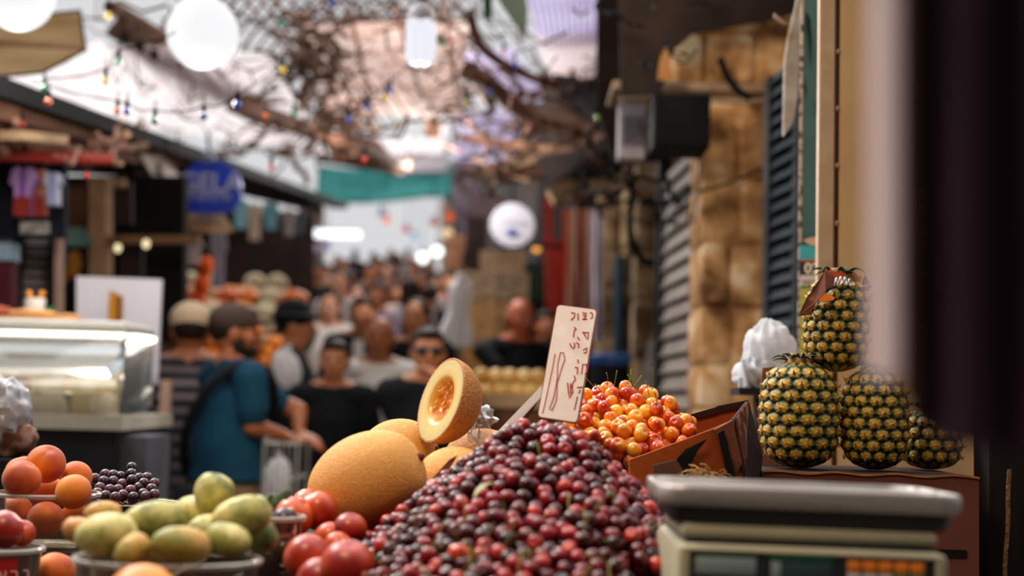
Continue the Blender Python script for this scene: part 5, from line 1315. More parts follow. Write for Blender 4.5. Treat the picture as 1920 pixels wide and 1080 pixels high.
# blue sign
bs = thing('blue_sign', at(395, 398, 8.0), 'blue shop sign with rounded top lettered GELA, hanging at the left', 'sign')
YB = 8.0; pts_ = []
for i in range(25):
    a = math.radians(205-230*i/24+0); pts_.append(at(394+57*math.cos(a), 352-52*math.sin(a), YB))
pts_ = [at(394-57*math.cos(PI*i/20), 350-50*math.sin(PI*i/20), YB) for i in range(21)]+[at(450, 372, YB), at(440, 388, YB), at(424, 400, YB), at(380, 399, YB), at(336, 396, YB), at(337, 370, YB)]
M_bl = mat('sign_royal_blue', '#0c44e0', '#104cec', 5, .4)
bp_ = MB().prism(pts_, V(0, .05, 0)).build('panel', M_bl, bs, smooth=False)
M_let = mat('sign_letters', '#c8cef4', rough=.5)
textmesh('GELA', .150, M_let, bp_, at(394, 344, YB-.008), at(450, 346, YB)-at(340, 344, YB), (0, 0, 1), ext=.003, bold=.003, name='lettering')
textmesh('ארטיזנלית', .062, M_let, bp_, at(392, 369, YB-.008), at(450, 371, YB)-at(340, 369, YB), (0, 0, 1), ext=.003, bold=.001, name='lettering')
MB().sph(at(392, 296, YB-.02), .035, 16, 10).build('mount_ball', mat('mount_grey', '#8a94b0', rough=.4), bs)
MB().tube([at(392, 290, YB), at(390, 250, YB)], .01, 6).build('hanger', M_cab, bs)
# =================================================================== LEFT SIDE
# glass display case
Yc = 4.5
dc = thing('display_case', at(110, 760, Yc), 'refrigerated glass display case full of pale cheeses and tubs at the left', 'display case')
xr_ = at(222, 760, Yc).x; xl_ = at(-160, 760, Yc).x; zl = at(110, 762, Yc).z; x2 = at(284, 740, 5.0).x
M_case = mat('case_dark', '#1a1a20', '#222228', 6, .6); M_caseg = mat('case_grey', '#4a4c54', '#565860', 6, .6); M_case_e = mat('case_edge', '#a8a294', '#b4aea0', 6, .4)
base = [V(xl_, Yc, 0), V(xr_, Yc, 0), V(x2, 4.95, 0), V(x2, 5.35, 0), V(xl_, 5.35, 0)]
def up(pts, z): return [V(p.x, p.y, z) for p in pts]
MB().prism(up(base, .08), V(0, 0, zl-.08-.07)).build('cabinet', M_case, dc, smooth=False)
MB().prism(up([p+V(-.01, .02, 0) for p in base], 0), V(0, 0, .08)).build('plinth', M_case, dc, smooth=False)
lg = [p+(V(.02, -.02, 0) if i in (1, 2) else V(0, -.02, 0)) for i, p in enumerate(base)]
MB().prism(up(lg, zl-.07), V(0, 0, .045)).build('ledge', M_case_e, dc, smooth=False)
MB().box((xr_+.035, 4.7, .62), (.1, .3, 1.1)).build('side_panel', M_caseg, dc, smooth=False)
area('case_light', ((xl_+xr_)/2, 4.95, at(110, 612, 4.9).z-.02), ((xl_+xr_)/2, 4.8, 1.0), 1.2, 3.5, (1, .98, .92), .15)
# curved glass: front leans back to the top
zt_ = at(110, 612, 4.9).z
M_glass = clearmat('case_glass', 'fffdf8', .3, .1, opac=.04, base='f4f2ea')
def gl(u, v):
    a = v*PI/2; y = Yc+.02+.42*(1-math.cos(a)); z = zl-.02+(zt_-zl)*math.sin(a)
    return V(xl_+(xr_-.1*v-xl_)*u, y, z)
MB().sheet(gl, 2, 16, .006).build('front_glass', M_glass, dc)
def gr(u, v):
    a = v*PI/2; z = zl-.02+(zt_-zl)*math.sin(a); q = V(xr_, Yc+.02, 0).lerp(V(x2-.01, 5.0, 0), u); top = V(xr_-.1+.1*u, 4.98, 0)
    p = q.lerp(top, (1-math.cos(a))); return V(p.x, p.y, z)
MB().sheet(gr, 4, 16, .006).build('side_glass', M_glass, dc)
M_cwhite = mat('case_top_white', '#dcdcd8', '#d0d0cc', 6, .35)
MB().box(((xl_+xr_-.1)/2, 5.10, zt_+.01), (xr_-.1-xl_, .42, .025), bev=.006).build('top_shelf', M_cwhite, dc, smooth=False)
MB().tube([gl(0, .55)+V(0, .03, .0), gl(1, .55)+V(0, .03, 0)], .016, 8).build('lamp_tube', glowmat('case_tube', '#e4ecf4', .75), dc)
MB().tube([at(208, 694, 4.55), at(262, 664, 4.9)], .016, 8).build('lamp_tube', glowmat('case_tube', ''), dc)
MB().box(((xl_+xr_-.1)/2, 5.30, (zl+zt_)/2), (xr_-.1-xl_, .02, zt_-zl)).build('back_panel', mat('case_back', '#8c8880', '#6c6860', 6, .5), dc, smooth=False)
MB().prism([V(xl_+.02, 4.56, zl-.026), V(xl_+.02, 5.0, zl+.07), V(xr_-.02, 5.0, zl+.07), V(xr_-.02, 4.56, zl-.026)], V(0, 0, -.01)).build('inner_shelf', mat('case_shelf', '#c8c8c4', rough=.4), dc, smooth=False)
cm = [mat('cheese_'+n, c, rough=.6) for n, c in (('white', '#d8d2c0'), ('cream', '#c8b88c'), ('brown', '#8a5c34'), ('green', '#7c7c50'), ('amber', '#b8742c'), ('dark', '#3a342c'))]
cn = ['white cheese', 'cream cheese', 'brown smoked cheese', 'green olive tub', 'amber cheese', 'dark olive tub']
rn = random.Random(4)
for row, (yy, zz_, n_) in enumerate(((4.62, zl-.025, 13), (4.76, zl+.03, 12), (4.90, zl+.075, 12))):
    for i in range(n_):
        x = xl_+.15+(xr_-xl_-.22)*(i+.5)/n_; ci = rn.choice([0, 0, 0, 1, 1, 2, 3, 4, 5])
        if ci in (3, 5): b_ = MB().lathe([(1e-3, 0), (.045, 0), (.055, .06), (.05, .065), (1e-3, .055)], (x, yy, zz_), 18)
        elif (i+row) % 2: b_ = MB().box((x, yy, zz_+.035), (.11, .11, .08), bev=.012)
        else: b_ = MB().lathe([(1e-3, 0), (.055, 0), (.06, .02), (.06, .05), (.054, .065), (1e-3, .068)], (x, yy, zz_), 20)
        single(b_, 'cheese', cm[ci], '%s in the glass case, %s row' % (cn[ci], ['front', 'middle', 'upper'][row]), 'cheese', '%s in the %s row' % (cn[ci], ['front', 'middle', 'upper'][row]))
# crates and goods on the case top
def loaf(px, py, Y, w_, label, m, h_=22):
    c = at(px, py, Y); s = Y/F
    return single(MB().sph(c, (w_*s, .09, h_*.5*s), 28, 14, lambda d: 1+.03*math.sin(d.x*14)), 'bread_loaf', m, label, 'bread')
M_br = mat('loaf_crust', '#b87a44', '#c8935c', 12, .7); M_br2 = mat('loaf_red', '#7a3020', '#9a4a30', 12, .7)
tray = slab('pale wooden tray on top of the display case', 'bread_tray', at(-60, 600, 5.1).x, at(150, 600, 5.1).x, 4.98, 5.24, zt_+.024, zt_+.036, mat('tray_wood', '#b08a5c', '#c09a6a', 9, .7), 'tray')
loaf(64, 590, 5.1, 46, 'long golden loaf on the display case top', M_br); loaf(0, 586, 5.1, 26, 'reddish loaf left of the golden one on the case', M_br2, 26); loaf(132, 596, 5.14, 22, 'small pale loaf right of the golden one', M_br, 14)
# white jug with stuff, green pot
cj = at(65, 588, 5.18)
j = thing('jug', cj, 'white jug with orange utensils standing on the case', 'jug')
MB().lathe([(1e-3, -.02), (.032, -.02), (.036, .05), (.034, .055), (.03, .0), (1e-3, -.005)], cj, 24).build('jug_body', M_cwhite, j)
for k_, dx in enumerate((-.014, .0, .014)): MB().capsule(cj+V(dx, 0, .05), cj+V(dx*1.7, 0, .075), .008, .010, 8).build('utensil', [M_orange, M_fr, M_orange][k_], j)
single(MB().lathe([(1e-3, 0), (.016, 0), (.02, .04), (1e-3, .04)], at(92, 596, 5.2), 16), 'green_pot', mat('pot_green', '#0c6a30', rough=.4), 'small green pot beside the white jug', 'pot')
# white board with amber label
wb = thing('white_board', at(222, 700, 5.5), 'big white sheet board standing behind the display case', 'board')
MB().prism([at(143, 518, 5.5), at(303, 524, 5.5), at(294, 720, 5.5), at(143, 720, 5.5)][::-1], V(0, .02, 0)).build('panel', mat('board_plain_white', '#c4c0cc', '#cac6d0', 3, .6), wb, smooth=False)
MB().prism([at(207, 544, 5.49), at(231, 556, 5.49), at(229, 616, 5.49), at(203, 604, 5.49)], V(0, -.006, 0)).build('amber_label', mat('label_amber', '#b87a14', '#a86c10', 12, .6), wb, smooth=False)
MB().prism([at(221, 556, 5.482), at(226, 558, 5.482), at(224, 612, 5.482), at(219, 610, 5.482)], V(0, -.004, 0)).build('dark_stripe', M_fr, wb, smooth=False)
MB().tube([at(150, 540, 5.53), V(at(150, 540, 5.53).x, 5.53, 0)], .015, 8).build('leg', M_case, wb); MB().tube([at(292, 540, 5.53), V(at(292, 540, 5.53).x, 5.53, 0)], .015, 8).build('leg', M_case, wb)
# pale post
single(MB().box((at(281, 800, 5.2).x, 5.42, .68), (.035, .035, 1.36)), 'pale_post', mat('pale_pink', '#a8887a', '#b49484', 6, .7), 'thin pale post at the right end of the display case', 'post', smooth=False)
# wrapped package lower left
wp = thing('wrapped_package', at(25, 860, 2.9), 'clear film wrapped package with brown goods at the left edge', 'package')
c = at(18, 800, 2.9)
MB().sph(c+V(-.01, .02, -.02), (.06, .05, .045), 30, 20, lambda d: 1+.2*noise.noise(d*3)).build('brown_goods', mat('pkg_brown', '#6a4438', '#b89484', 18, .7, lo=.45, hi=.55), wp)
MB().sph(c+V(-.02, 0, .03), (.058, .05, .07), 40, 28, lambda d: 1+.22*noise.noise(d*4+V(5, 0, 0))).build('film', clearmat('film_shiny', 'ffffff', .5, .25, opac=.4, base='e8ecf8'), wp)
slab('dark box under the film wrapped package', 'support_box', c.x-.09, c.x+.06, 2.84, 2.97, 0.0, c.z-.062, M_case, 'box')
# ---------------------------------------------------------------- shop front behind, left
def rect(label, name, cat, x0, y0, x1, y1, Y, m, th=.04, grp=None, parent=None):
    b_ = MB().prism([at(x0, y0, Y), at(x0, y1, Y), at(x1, y1, Y), at(x1, y0, Y)], V(0, th, 0))
    if parent is not None: return b_.build(name, m, parent, smooth=False)
    return single(b_, name, m, label, cat, grp, smooth=False)
rect('dark navy sign board behind the hanging shirts', 'sign_board', 'board', -60, 300, 122, 446, 5.9, mat('board_navy', '#10131e', '#161a26', 5, .8))
single(MB().tube([at(-60, 290, 5.6), at(215, 299, 5.7)], .024, 10), 'awning_bar', mat('bar_red', '#8a2018', '#a02c1c', 5, .5), 'long red awning bar above the hanging shirts', 'bar')
def shirt(px, py, w_, h_, Y, m, label, m2=None, grp=None):
    t = thing('hanging_shirt', at(px, py+h_, Y), label, 'shirt', grp)
    q = [(-.22, 0), (-.5, .08), (-.62, .34), (-.46, .4), (-.40, .24), (-.38, 1), (.38, 1), (.40, .24), (.46, .4), (.62, .34), (.5, .08), (.22, 0), (.1, .06), (-.1, .06)]
    P_ = [at(px+a*w_, py+b_*h_, Y) for a, b_ in q]
    MB().prism(P_[::-1], V(0, .05, 0)).build('fabric', m, t, smooth=False)
    if m2: MB().prism([at(px+a*w_, py+b_*h_, Y-.004) for a, b_ in ((-.385, .62), (-.385, 1.01), (.385, 1.01), (.385, .62))], V(0, -.01, 0)).build('lower_band', m2, t, smooth=False)
    MB().tube([at(px, py+2, Y+.02), at(px, py-10, Y+.02)], .004, 6).build('hook', M_cab, t)
    return t
Vs = lambda n, a, b_: mat(n, a, b_, 6, .8, stretch=(14, 1, .4), lo=.42, hi=.58)
shirt(42, 312, 40, 92, 5.7, Vs('shirt_purple', '#6a3a86', '#a888b8'), 'purple streaked shirt hanging under the red bar', mat('band_red', '#7a2420', '#8a2c24', 8, .8))
shirt(70, 314, 34, 90, 5.75, Vs('shirt_rust', '#8a4030', '#b08070'), 'rust streaked shirt between purple and pale blue shirts', mat('band_red', ''))
shirt(98, 322, 26, 62, 5.7, Vs('shirt_paleblue', '#6a7aa8', '#b8bcd0'), 'pale blue streaked shirt right of the rust one')
rect('small grey lettered plate under the hanging shirts', 'name_plate', 'plate', 38, 416, 90, 438, 5.75, mat('plate_grey', '#6a6460', '#a09a94', 40, .6), .02)
shutter('grey roller shutter behind the display case', 38, 6.3, 106, 6.3, 1.2, at(70, 446, 6.3).z, mat('roller_grey', '#7a706a', '#8a807a', 10, .6), M_fr, .045)
rect('pale thin post right of the grey roller shutter', 'post', 'post', 102, 438, 113, 640, 6.1, mat('pale_pink', ''), .05)
rect('red and pale blue column at the far left edge', 'column', 'column', -30, 488, 18, 640, 5.9, mat('col_maroon', '#4a1420', '#561824', 6, .7), .1)
rect('pale blue top of the maroon column', 'column_top', 'lamp', -30, 455, 22, 488, 5.88, mat('column_top_blue', '#8aa0b4', rough=.6), .1)  # upper part of the column, made as its own plate, no lamp
rect('', 'x', '', 0, 0, 1, 1, 60, M_fr) if False else None
bt_ = thing('wooden_shop', at(150, 640, 7.2), 'weathered wooden shop front with brown boards at the left', 'shop front')
rect('', 'dark_void_sheet', '', 110, 330, 345, 640, 7.6, mat('shop_black', '#14100f', '#1c1614', 4, .9), .1, parent=bt_)  # black sheet stands in for the unlit shop interior
for i, x in enumerate((120, 132, 146, 160)): rect('', 'board', '', x, 352-i*2, x+11, 432, 7.2, M_brn, .03, parent=bt_)
rect('', 'corner_post', '', 166, 330, 199, 640, 7.0, mat('post_tan', '#8a6c4c', '#a08060', 6, .8, .3, 15), .12, parent=bt_)
rect('', 'cross_beam', '', 199, 441, 372, 456, 7.0, mat('beam_tan', '#7a5840', '#86644a', 6, .8), .08, parent=bt_)
rect('', 'inner_panel', '', 226, 462, 266, 560, 7.3, mat('inner_brown', '#2c2220', '#342826', 5, .8), .05, parent=bt_)
rect('', 'inner_panel', '', 206, 340, 246, 420, 7.3, mat('inner_brown', ''), .05, parent=bt_)
rect('', 'ledge', '', 201, 334, 233, 350, 7.2, M_tanb, .05, parent=bt_)
single(MB().sheet(lambda u, v: at(114+58*u, 428+34*v, 7.1-.15*v), 8, 4, .01), 'small_awning', mat('awn_green', '#1a3a2e', '#244a3a', 8, .8), 'small dark green awning left of the tan post', 'awning')
for k_, (px, py, rx, rz_, lb) in enumerate(((140, 496, 12, 26, 'tall amber bundle hanging in the shop left of the tan post'), (121, 516, 9, 14, 'small amber bundle lower in the shop left of the tan post'))):
    single(MB().sph(at(px, py, 7.05), (rx*7.05/F, .05, rz_*7.05/F), 20, 14, lambda d: 1+.15*noise.noise(d*4)), 'amber_bundle', mat('amber_cloth', '#a86c1c', '#c08830', 9, .8), lb, 'bundle')
# diagonal white awning and shade
board('white diagonal awning edge left of the blue sign', [(254, 276, 7.3), (300, 284, 7.6), (338, 330, 8.4), (346, 420, 8.4), (330, 398, 8.3)], mat('awning_white', '#cac2b8', '#d4ccc4', 3, .7), .03, 'awning', 'awning')
ls = thing('cone_lamp', at(392, 440, 8.2), 'cream cone shade hanging just below the blue sign', 'lamp')
c = at(388, 398, 8.2); MB().lathe([(.09, 0), (.16, -.10), (.155, -.10), (.085, 0)], c, 28, close=True).build('shade', translmat('shade_cream', '#c8b094'), ls); MB().tube([c+V(0, 0, -.1), c+V(.0, 0, .12)], .008, 6).build('cord', M_cab, ls)
# lit bulbs under the beam
M_bulb = glowmat('bulb_warm', '#f4e0b4', 1.3)
def litbulb(px, py, Y, r_, c_, s_, label, grp=None, rz_=1.3, cord=.15):
    c = at(px, py, Y); t = thing('light_bulb', c, label, 'light bulb', grp)
    MB().sph(c, (r_, r_, r_*rz_), 18, 12).build('glass', glowmat('glow_'+c_.strip('#')+str(s_), c_, s_), t)
    MB().tube([c+V(0, 0, r_*rz_*.9), c+V(0, 0, r_*rz_*1.5)], r_*.45, 10).build('socket', M_cab, t)
    MB().tube([c+V(0, 0, r_*rz_*1.5), c+V(0, 0, r_*rz_*1.5+cord)], .004, 5).build('cord', M_cab, t)
    return t
litbulb(221, 465, 6.8, .016, '#f6e2b0', 1.6, 'lit warm bulb under the shop beam, left one of two', cord=.03); litbulb(274, 457, 6.8, .017, '#f6e2b0', 1.6, 'lit warm bulb under the shop beam, right one of two', cord=.03)
# ---------------------------------------------------------------- left produce stand
stnd = thing('produce_stand', foot(440, 10.6), 'stepped wooden stand heaped with orange and cream produce, left middle distance', 'stand')
g0 = ground(9.4)
for i in range(4):
    y = 9.2+i*.8; x1 = at(552, 560, y).x; x0 = at(312, 560, y).x
    zt2 = at(430, [684, 646, 610, 578][i], y).z
    MB().box(((x0+x1)/2, y+.38, (ground(y)+zt2)/2-.02), (x1-x0, .76, zt2-ground(y))).build('step', M_brn, stnd, smooth=False)
kinds = [('orange', M_orange, (.045,)*3, 'orange fruit'), ('cauliflower', mat('cauli', '#cfc4a8', '#b8ac8c', 30, .8, .5, 60), (.085, .085, .065), 'cream white cauliflower'), ('pumpkin', fruitmat('pumpkin_rind', ['#b85014', '#e07c24'], [.4, .6], .5), (.085, .085, .065), 'deep orange pumpkin'),
         ('lemon', fruitmat('lemon_peel', ['#b8a030', '#d8c040'], [.4, .6], .5), (.05, .035, .035), 'yellow lemon'), ('cabbage', fruitmat('cabbage_leaf', ['#6a8a48', '#a0b47c'], [.4, .6], .6), (.08,)*3, 'pale green cabbage'), ('tomato', fruitmat('tomato_skin', ['#a8281c', '#c84028'], [.4, .6], .3), (.045,)*3, 'red tomato')]
KM = {}
rowsn = ['lowest', 'second', 'third', 'top']
rn = random.Random(11)
for i in range(4):
    y = 9.2+i*.8; zt2 = at(430, [684, 646, 610, 578][i], y).z-.02
    x0 = at(318, 560, y).x; x1 = at(550, 560, y).x; x = x0+.06; left = 0
    while x < x1-.05:
        if left <= 0: ck = rn.choice([0, 0, 1, 1, 1, 2, 3, 5]); left = rn.randint(1, 2)
        nm, mt, rad, ds = kinds[ck]; left -= 1
        for lay in range(3):
            for j in range(2):
                if nm not in KM:
                    o = MB().sph((0, 0, 0), rad, 18, 12, lambda d: 1+.05*math.cos(6*math.atan2(d.y, d.x)) if rad[0] > .06 else 1).build(nm, mt, world=False, auto=0); KM[nm] = o
                else: o = KM[nm].copy(); COL.objects.link(o)
                o.location = (x+lay*.02+rn.uniform(-.015, .015), y+.12+j*rad[1]*2.1+lay*.04, zt2+rad[2]+lay*rad[2]*1.5); o.rotation_euler = (0, 0, rn.uniform(0, 6))
                tag(o, '%s piled on the %s step of the left produce stand' % (ds, rowsn[i]), nm, '%ss on the %s step of the left stand' % (nm, rowsn[i]))
        x += rad[0]*2.1
# hanging orange net bags and garments at left middle
for k_, (px, py, rx, rz_) in enumerate(((386, 500, 14, 20), (378, 535, 15, 24), (372, 560, 13, 18))):
    single(MB().sph(at(px, py, 8.9), (rx*8.9/F, .05, rz_*8.9/F), 20, 14, lambda d: 1+.08*noise.noise(d*4)), 'net_bag', mat('net_orange', '#d84c10', '#e8641c', 20, .7), 'orange net bag of fruit hanging left, %s of three' % ['top', 'middle', 'lowest'][k_], 'bag')
for k_, (px, py, w_, h_, c_, lb) in enumerate(((330, 440, 30, 70, '#8c8480', 'grey hanging shirt left of the orange net bags'), (362, 446, 26, 50, '#a09490', 'pale grey hanging shirt above the orange net bags'), (408, 430, 26, 110, '#7a7480', 'long grey hanging garment right of the orange net bags'),
      (450, 372, 26, 56, '#7ab0bc', 'pale cyan hanging shirt right of the blue sign'), (476, 380, 24, 70, '#b8a898', 'cream hanging shirt between two cyan ones'), (506, 378, 26, 52, '#6ea8b8', 'cyan hanging shirt, farther along the left side'), (540, 392, 22, 50, '#9c9098', 'grey lilac hanging shirt at the end of the left row'), (560, 398, 16, 40, '#4a5a68', 'dark blue grey hanging shirt last in the left row'))):
    shirt(px, py, w_, h_, 9.0+k_*.55, mat('garment_'+c_[1:], c_, rough=.8), lb)
board('dark back panel behind the hanging garments, left', [(300, 380, 14), (590, 400, 14.5), (590, 640, 14.5), (300, 640, 14)], M_dbr, .1, 'panel', 'panel')
# ---------------------------------------------------------------- right stall: yellow produce, crates
st2 = thing('produce_stand', foot(940, 7.6), 'low wooden stand heaped with yellow melons behind the price card', 'stand')
x0, x1 = at(868, 740, 6.6).x, at(1050, 740, 6.6).x; z_ = at(940, 752, 6.6).z
MB().box(((x0+x1)/2, 7.1, z_/2), (x1-x0, 1.0, z_)).build('stand_body', M_brn, st2, smooth=False)
MB().box(((x0+x1)/2, 6.59, z_), (x1-x0, .03, .06)).build('front_lip', M_tanb, st2, smooth=False)
M_ym = fruitmat('yellow_melon', ['#b8843c', '#d8ac5c', '#e0bc78'], [.35, .5, .65], .5, 6); first = None
for lay in range(2):
    for j in range(5 if lay == 0 else 4):
        for i in range(6-lay):
            if first is None: first = o = MB().sph((0, 0, 0), (.05, .042, .042), 20, 14).build('yellow_melon', M_ym, world=False, auto=0)
            else: o = first.copy(); COL.objects.link(o)
            o.location = (x0+.05+(i+.5*lay)*(x1-x0-.1)/5.2, 6.66+j*.1+lay*.05, z_+.042+lay*.07); o.rotation_euler = (0, 0, rn.uniform(0, 3))
            tag(o, 'small yellow melon heaped on the low stand behind the price card', 'melon', 'yellow melons on the low stand')
for k_, (px0, py0, px1, py1, Y, c1, c2, lb) in enumerate(((872, 508, 934, 560, 10.6, '#6a5844', '#a08c74', 'upper left patterned brown crate of the stack'), (936, 512, 992, 560, 10.6, '#5c4c3c', '#948068', 'upper right patterned brown crate of the stack'),
      (868, 562, 930, 640, 10.4, '#7a5c3c', '#b08a58', 'lower left tan crate of the stack'), (932, 562, 990, 640, 10.4, '#6a4c34', '#a07c50', 'lower right brown crate of the stack'), (866, 642, 990, 720, 10.2, '#7a5430', '#b4844c', 'wide orange brown crate at the bottom of the stack'))):
    rect(lb, 'wicker_crate', 'crate', px0, py0, px1, py1, Y, mat('crate_%d' % k_, c1, c2, 22, .8, stretch=(1, 1, 3)), .4)
rect('tall brown cupboard far right of the street end', 'cupboard', 'cupboard', 838, 440, 872, 560, 13.5, mat('cup_brown', '#6a4834', '#8a6248', 5, .8), .4)
rect('dark doorway panel right of the brown cupboard', 'door_panel', 'panel', 874, 400, 912, 520, 13.5, M_dbr, .3)
rect('tan wall piece under the round white sign', 'wall_board', 'board', 900, 470, 985, 515, 13.2, M_tanb, .2)
rect('mauve grey shop board left of the round white sign', 'shop_board', 'board', 880, 360, 925, 405, 13, mat('mauve_board', '#7a6a70', '#8c7c80', 6, .8), .1)
# ---------------------------------------------------------------- far end
def awn(u, v): return at(596+252*u, 312+20*math.sin(u*5)*.3+62*v, 24-2.2*v+.1*math.sin(u*30))
single(MB().sheet(awn, 50, 8, .03), 'far_awning', translmat('awning_teal', '#38807e', '#549c98', .4, 2), 'large teal awning stretched across the far end of the street', 'awning')
for x_ in (600, 845):
    p = at(x_, 330, 24); single(MB().tube([V(p.x, p.y, ground(24)), p], .05, 8), 'awning_pole', M_fr, 'dark pole holding the %s end of the teal awning' % ('left' if x_ < 700 else 'right'), 'pole')
ft = thing('fluorescent_lamp', at(625, 450, 15), 'long bright white fluorescent lamp over the far crowd', 'lamp')
MB().tube([at(572, 437, 15), at(676, 439, 15)], .05, 10).build('tube', glowmat('tube_white', '#f0f6ff', 2.5), ft); MB().box(at(624, 430, 15.02), (.62, .1, .03)).build('housing', M_cwhite, ft, smooth=False)
MB().tube([at(600, 430, 15), at(600, 370, 15)], .008, 6).build('cord', M_cab, ft)
for (px, py, Y, r_, c_, s_, lb) in ((725, 413, 16, .045, '#e0784c', 1.6, 'small orange lamp over the far crowd under the teal awning'), (715, 399, 18, .05, '#8c84b4', .8, 'dim violet lamp just above the small orange lamp'), (844, 406, 16, .05, '#e05c20', 1.2, 'orange lamp right of the teal awning end'), (814, 417, 17, .05, '#b0401c', 1.0, 'dim red orange lamp left of the orange lamp'),
      (839, 438, 16, .06, '#f0d0a0', 1.4, 'cream lamp below the orange lamp'), (777, 448, 17, .055, '#a8c4dc', 1.2, 'pale blue lamp in the far centre'), (820, 471, 15, .06, '#f0fcf4', 3, 'brightest white lamp, upper of a touching pair'), (793, 483, 15, .06, '#f0fcf4', 3, 'bright white lamp, lower left of a touching pair'),
      (1006, 466, 13, .035, '#f0a450', 2, 'small amber lamp right of the round white sign'), (762, 430, 18, .05, '#c04860', 1, 'dim pink lamp over the far crowd'), (593, 464, 15, .045, '#9c84a0', 1, 'dim mauve lamp below the fluorescent lamp, left'), (614, 463, 15, .045, '#9c90b8', 1, 'dim mauve lamp below the fluorescent lamp, right')):
    litbulb(px, py, Y, r_, c_, s_, lb, rz_=1.0, cord=.5)
# far facades at the sides beyond the stalls
for k_, (px0, py0, px1, py1, Y, c1, c2, lb) in enumerate(((560, 392, 600, 560, 20, '#5c4c48', '#8a7870', 'far facade strip on the left beyond the stalls'), (826, 380, 850, 520, 20, '#7a6458', '#a08878', 'far facade strip on the right beyond the teal awning'), (848, 300, 900, 470, 17, '#7c7078', '#a8a0a8', 'greyish upper facade right of the teal awning'))):
    rect(lb, 'facade', 'building', px0, py0, px1, py1, Y, mat('fac_%d' % k_, c1, c2, 3, .8), .5)
# =================================================================== ROOF, BEAMS, LAMPS
def beam(label, a, b_, w_, h_, m, grp=None, name='roof_beam', cat='beam'):
    A_, B_ = at(*a), at(*b_); d = (B_-A_).normalized(); s = d.cross(V(0, 0, 1)).normalized()*w_/2; u = V(0, 0, h_)
    return single(MB().prism([A_-s, A_+s, B_+s, B_-s], u), name, m, label, cat, grp, smooth=False)
M_beam = mat('beam_brown', '#6a4636', '#84604c', 4, .8, .3, 12); M_beam2 = mat('beam_redbrown', '#5a3026', '#74443a', 4, .8, .3, 12)
beam('black eave edge running along the whole left roof', (-60, 172, 4.8), (640, 392, 17), .16, .07, mat('eave_black', '#121216', rough=.8))
beam('upper brown eave beam on the left', (-60, 214, 4.9), (400, 318, 9.5), .1, .10, M_beam)
beam('middle reddish eave beam on the left', (-60, 232, 5.0), (330, 300, 8.4), .08, .05, M_beam2)
beam('lower brown eave beam on the left', (-60, 262, 5.1), (320, 316, 8.4), .08, .05, M_beam)
beam('short tan plank under the left eave', (20, 262, 5.2), (105, 270, 5.6), .1, .035, M_tanb)
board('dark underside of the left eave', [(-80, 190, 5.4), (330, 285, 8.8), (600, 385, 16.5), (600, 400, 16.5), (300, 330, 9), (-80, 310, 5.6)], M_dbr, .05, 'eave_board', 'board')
board('broad brown canopy panel running back from the big round lamp', [(196, 62, 7.2), (230, 22, 7.2), (455, 150, 10.5), (458, 168, 10.5), (380, 150, 10), (300, 118, 8.6)], mat('canopy_brown', '#6a4c40', '#927464', 4, .8), .04, 'canopy', 'canopy')
beam('upper edge beam of the brown canopy panel', (205, 20, 7), (470, 172, 10.5), .06, .05, M_beam)
beam('far brown roof beam left of the teal awning', (440, 210, 10), (760, 318, 18), .12, .12, M_beam)
for k_, (px, py) in enumerate(((230, 58), (258, 74), (286, 90))): board('dark slot in the brown canopy panel, %s of three' % ['left', 'middle', 'right'][k_], [(px, py, 7.1), (px+13, py+6, 7.15), (px+10, py+26, 7.15), (px-2, py+20, 7.1)], M_dbr, .01, 'canopy_slot', 'slot')
cs2 = thing('fabric_shade', at(80, 140, 5.5), 'beige stretched fabric shade at the top left corner', 'shade')
MB().prism([at(*p) for p in [(-60, 60, 5.6), (60, 30, 5.6), (150, 20, 5.6), (161, 94, 5.5), (120, 118, 5.5), (80, 137, 5.5), (-60, 150, 5.5)]][::-1], V(0, .01, .0)).build('fabric', translmat('fabric_beige', '#e0ccaa', '#cdb48c', .75, 3, (1, 1, 5)), cs2, smooth=False)
MB().tube([at(60, 30, 5.58), at(150, 20, 5.58), at(161, 94, 5.48), at(80, 137, 5.48), at(-60, 150, 5.48)], .006, 6).build('seam', M_cab, cs2)
MB().tube([at(-60, 78, 5.45), at(160, 90, 5.45)], .008, 6).build('rib', M_beam, cs2)
# roof sheets of milky plastic with purlins
M_sheet = translmat('roof_milky', '#fffcfc', '#fdf6f6', .97, 2); M_pink = translmat('roof_pinkish', '#fbeee8', '#f4e0d8', .96, 2); M_lil = translmat('roof_lilac', '#efecf8', '#e6e0f2', .96, 2)
def sheet3(label, q, m, n_=14, amp=.012, name='roof_sheet'):
    a, b_, c, d = [at(*p) for p in q]
    def f(u, v): return a.lerp(b_, u).lerp(d.lerp(c, u), v)+V(0, 0, amp*math.sin(u*n_*6.28))
    return single(MB().sheet(f, n_*8, 2, .004), name, m, label, 'roof sheet')
sheet3('milky roof sheet, nearest at the left over the eave', [(-100, 60, 6), (500, 100, 9), (620, 290, 16), (30, 205, 7.5)], M_sheet)
sheet3('pinkish ribbed roof sheet in the middle of the roof', [(560, 40, 9), (880, 40, 9), (860, 215, 13), (620, 215, 13)], M_pink)
sheet3('milky roof sheet above the teal awning', [(600, 190, 15), (840, 190, 15), (830, 300, 22), (640, 300, 22)], M_sheet)
sheet3('lilac tinted roof sheet at the upper right', [(980, -30, 7), (1165, -30, 7), (1150, 70, 8.5), (1010, 90, 8.5)], M_lil)
sheet3('milky bright sheet at the upper right below the lilac one', [(1000, 70, 8), (1140, 60, 8), (1110, 150, 10), (1040, 150, 10)], M_sheet)
sheet3('lilac roof sheet behind the round sign', [(850, 215, 13), (980, 200, 12), (960, 300, 17), (850, 310, 18)], M_lil)
sheet3('grey lilac sheet in the right middle of the roof', [(860, 100, 9), (960, 90, 9), (1030, 190, 11), (930, 190, 11)], M_lil)
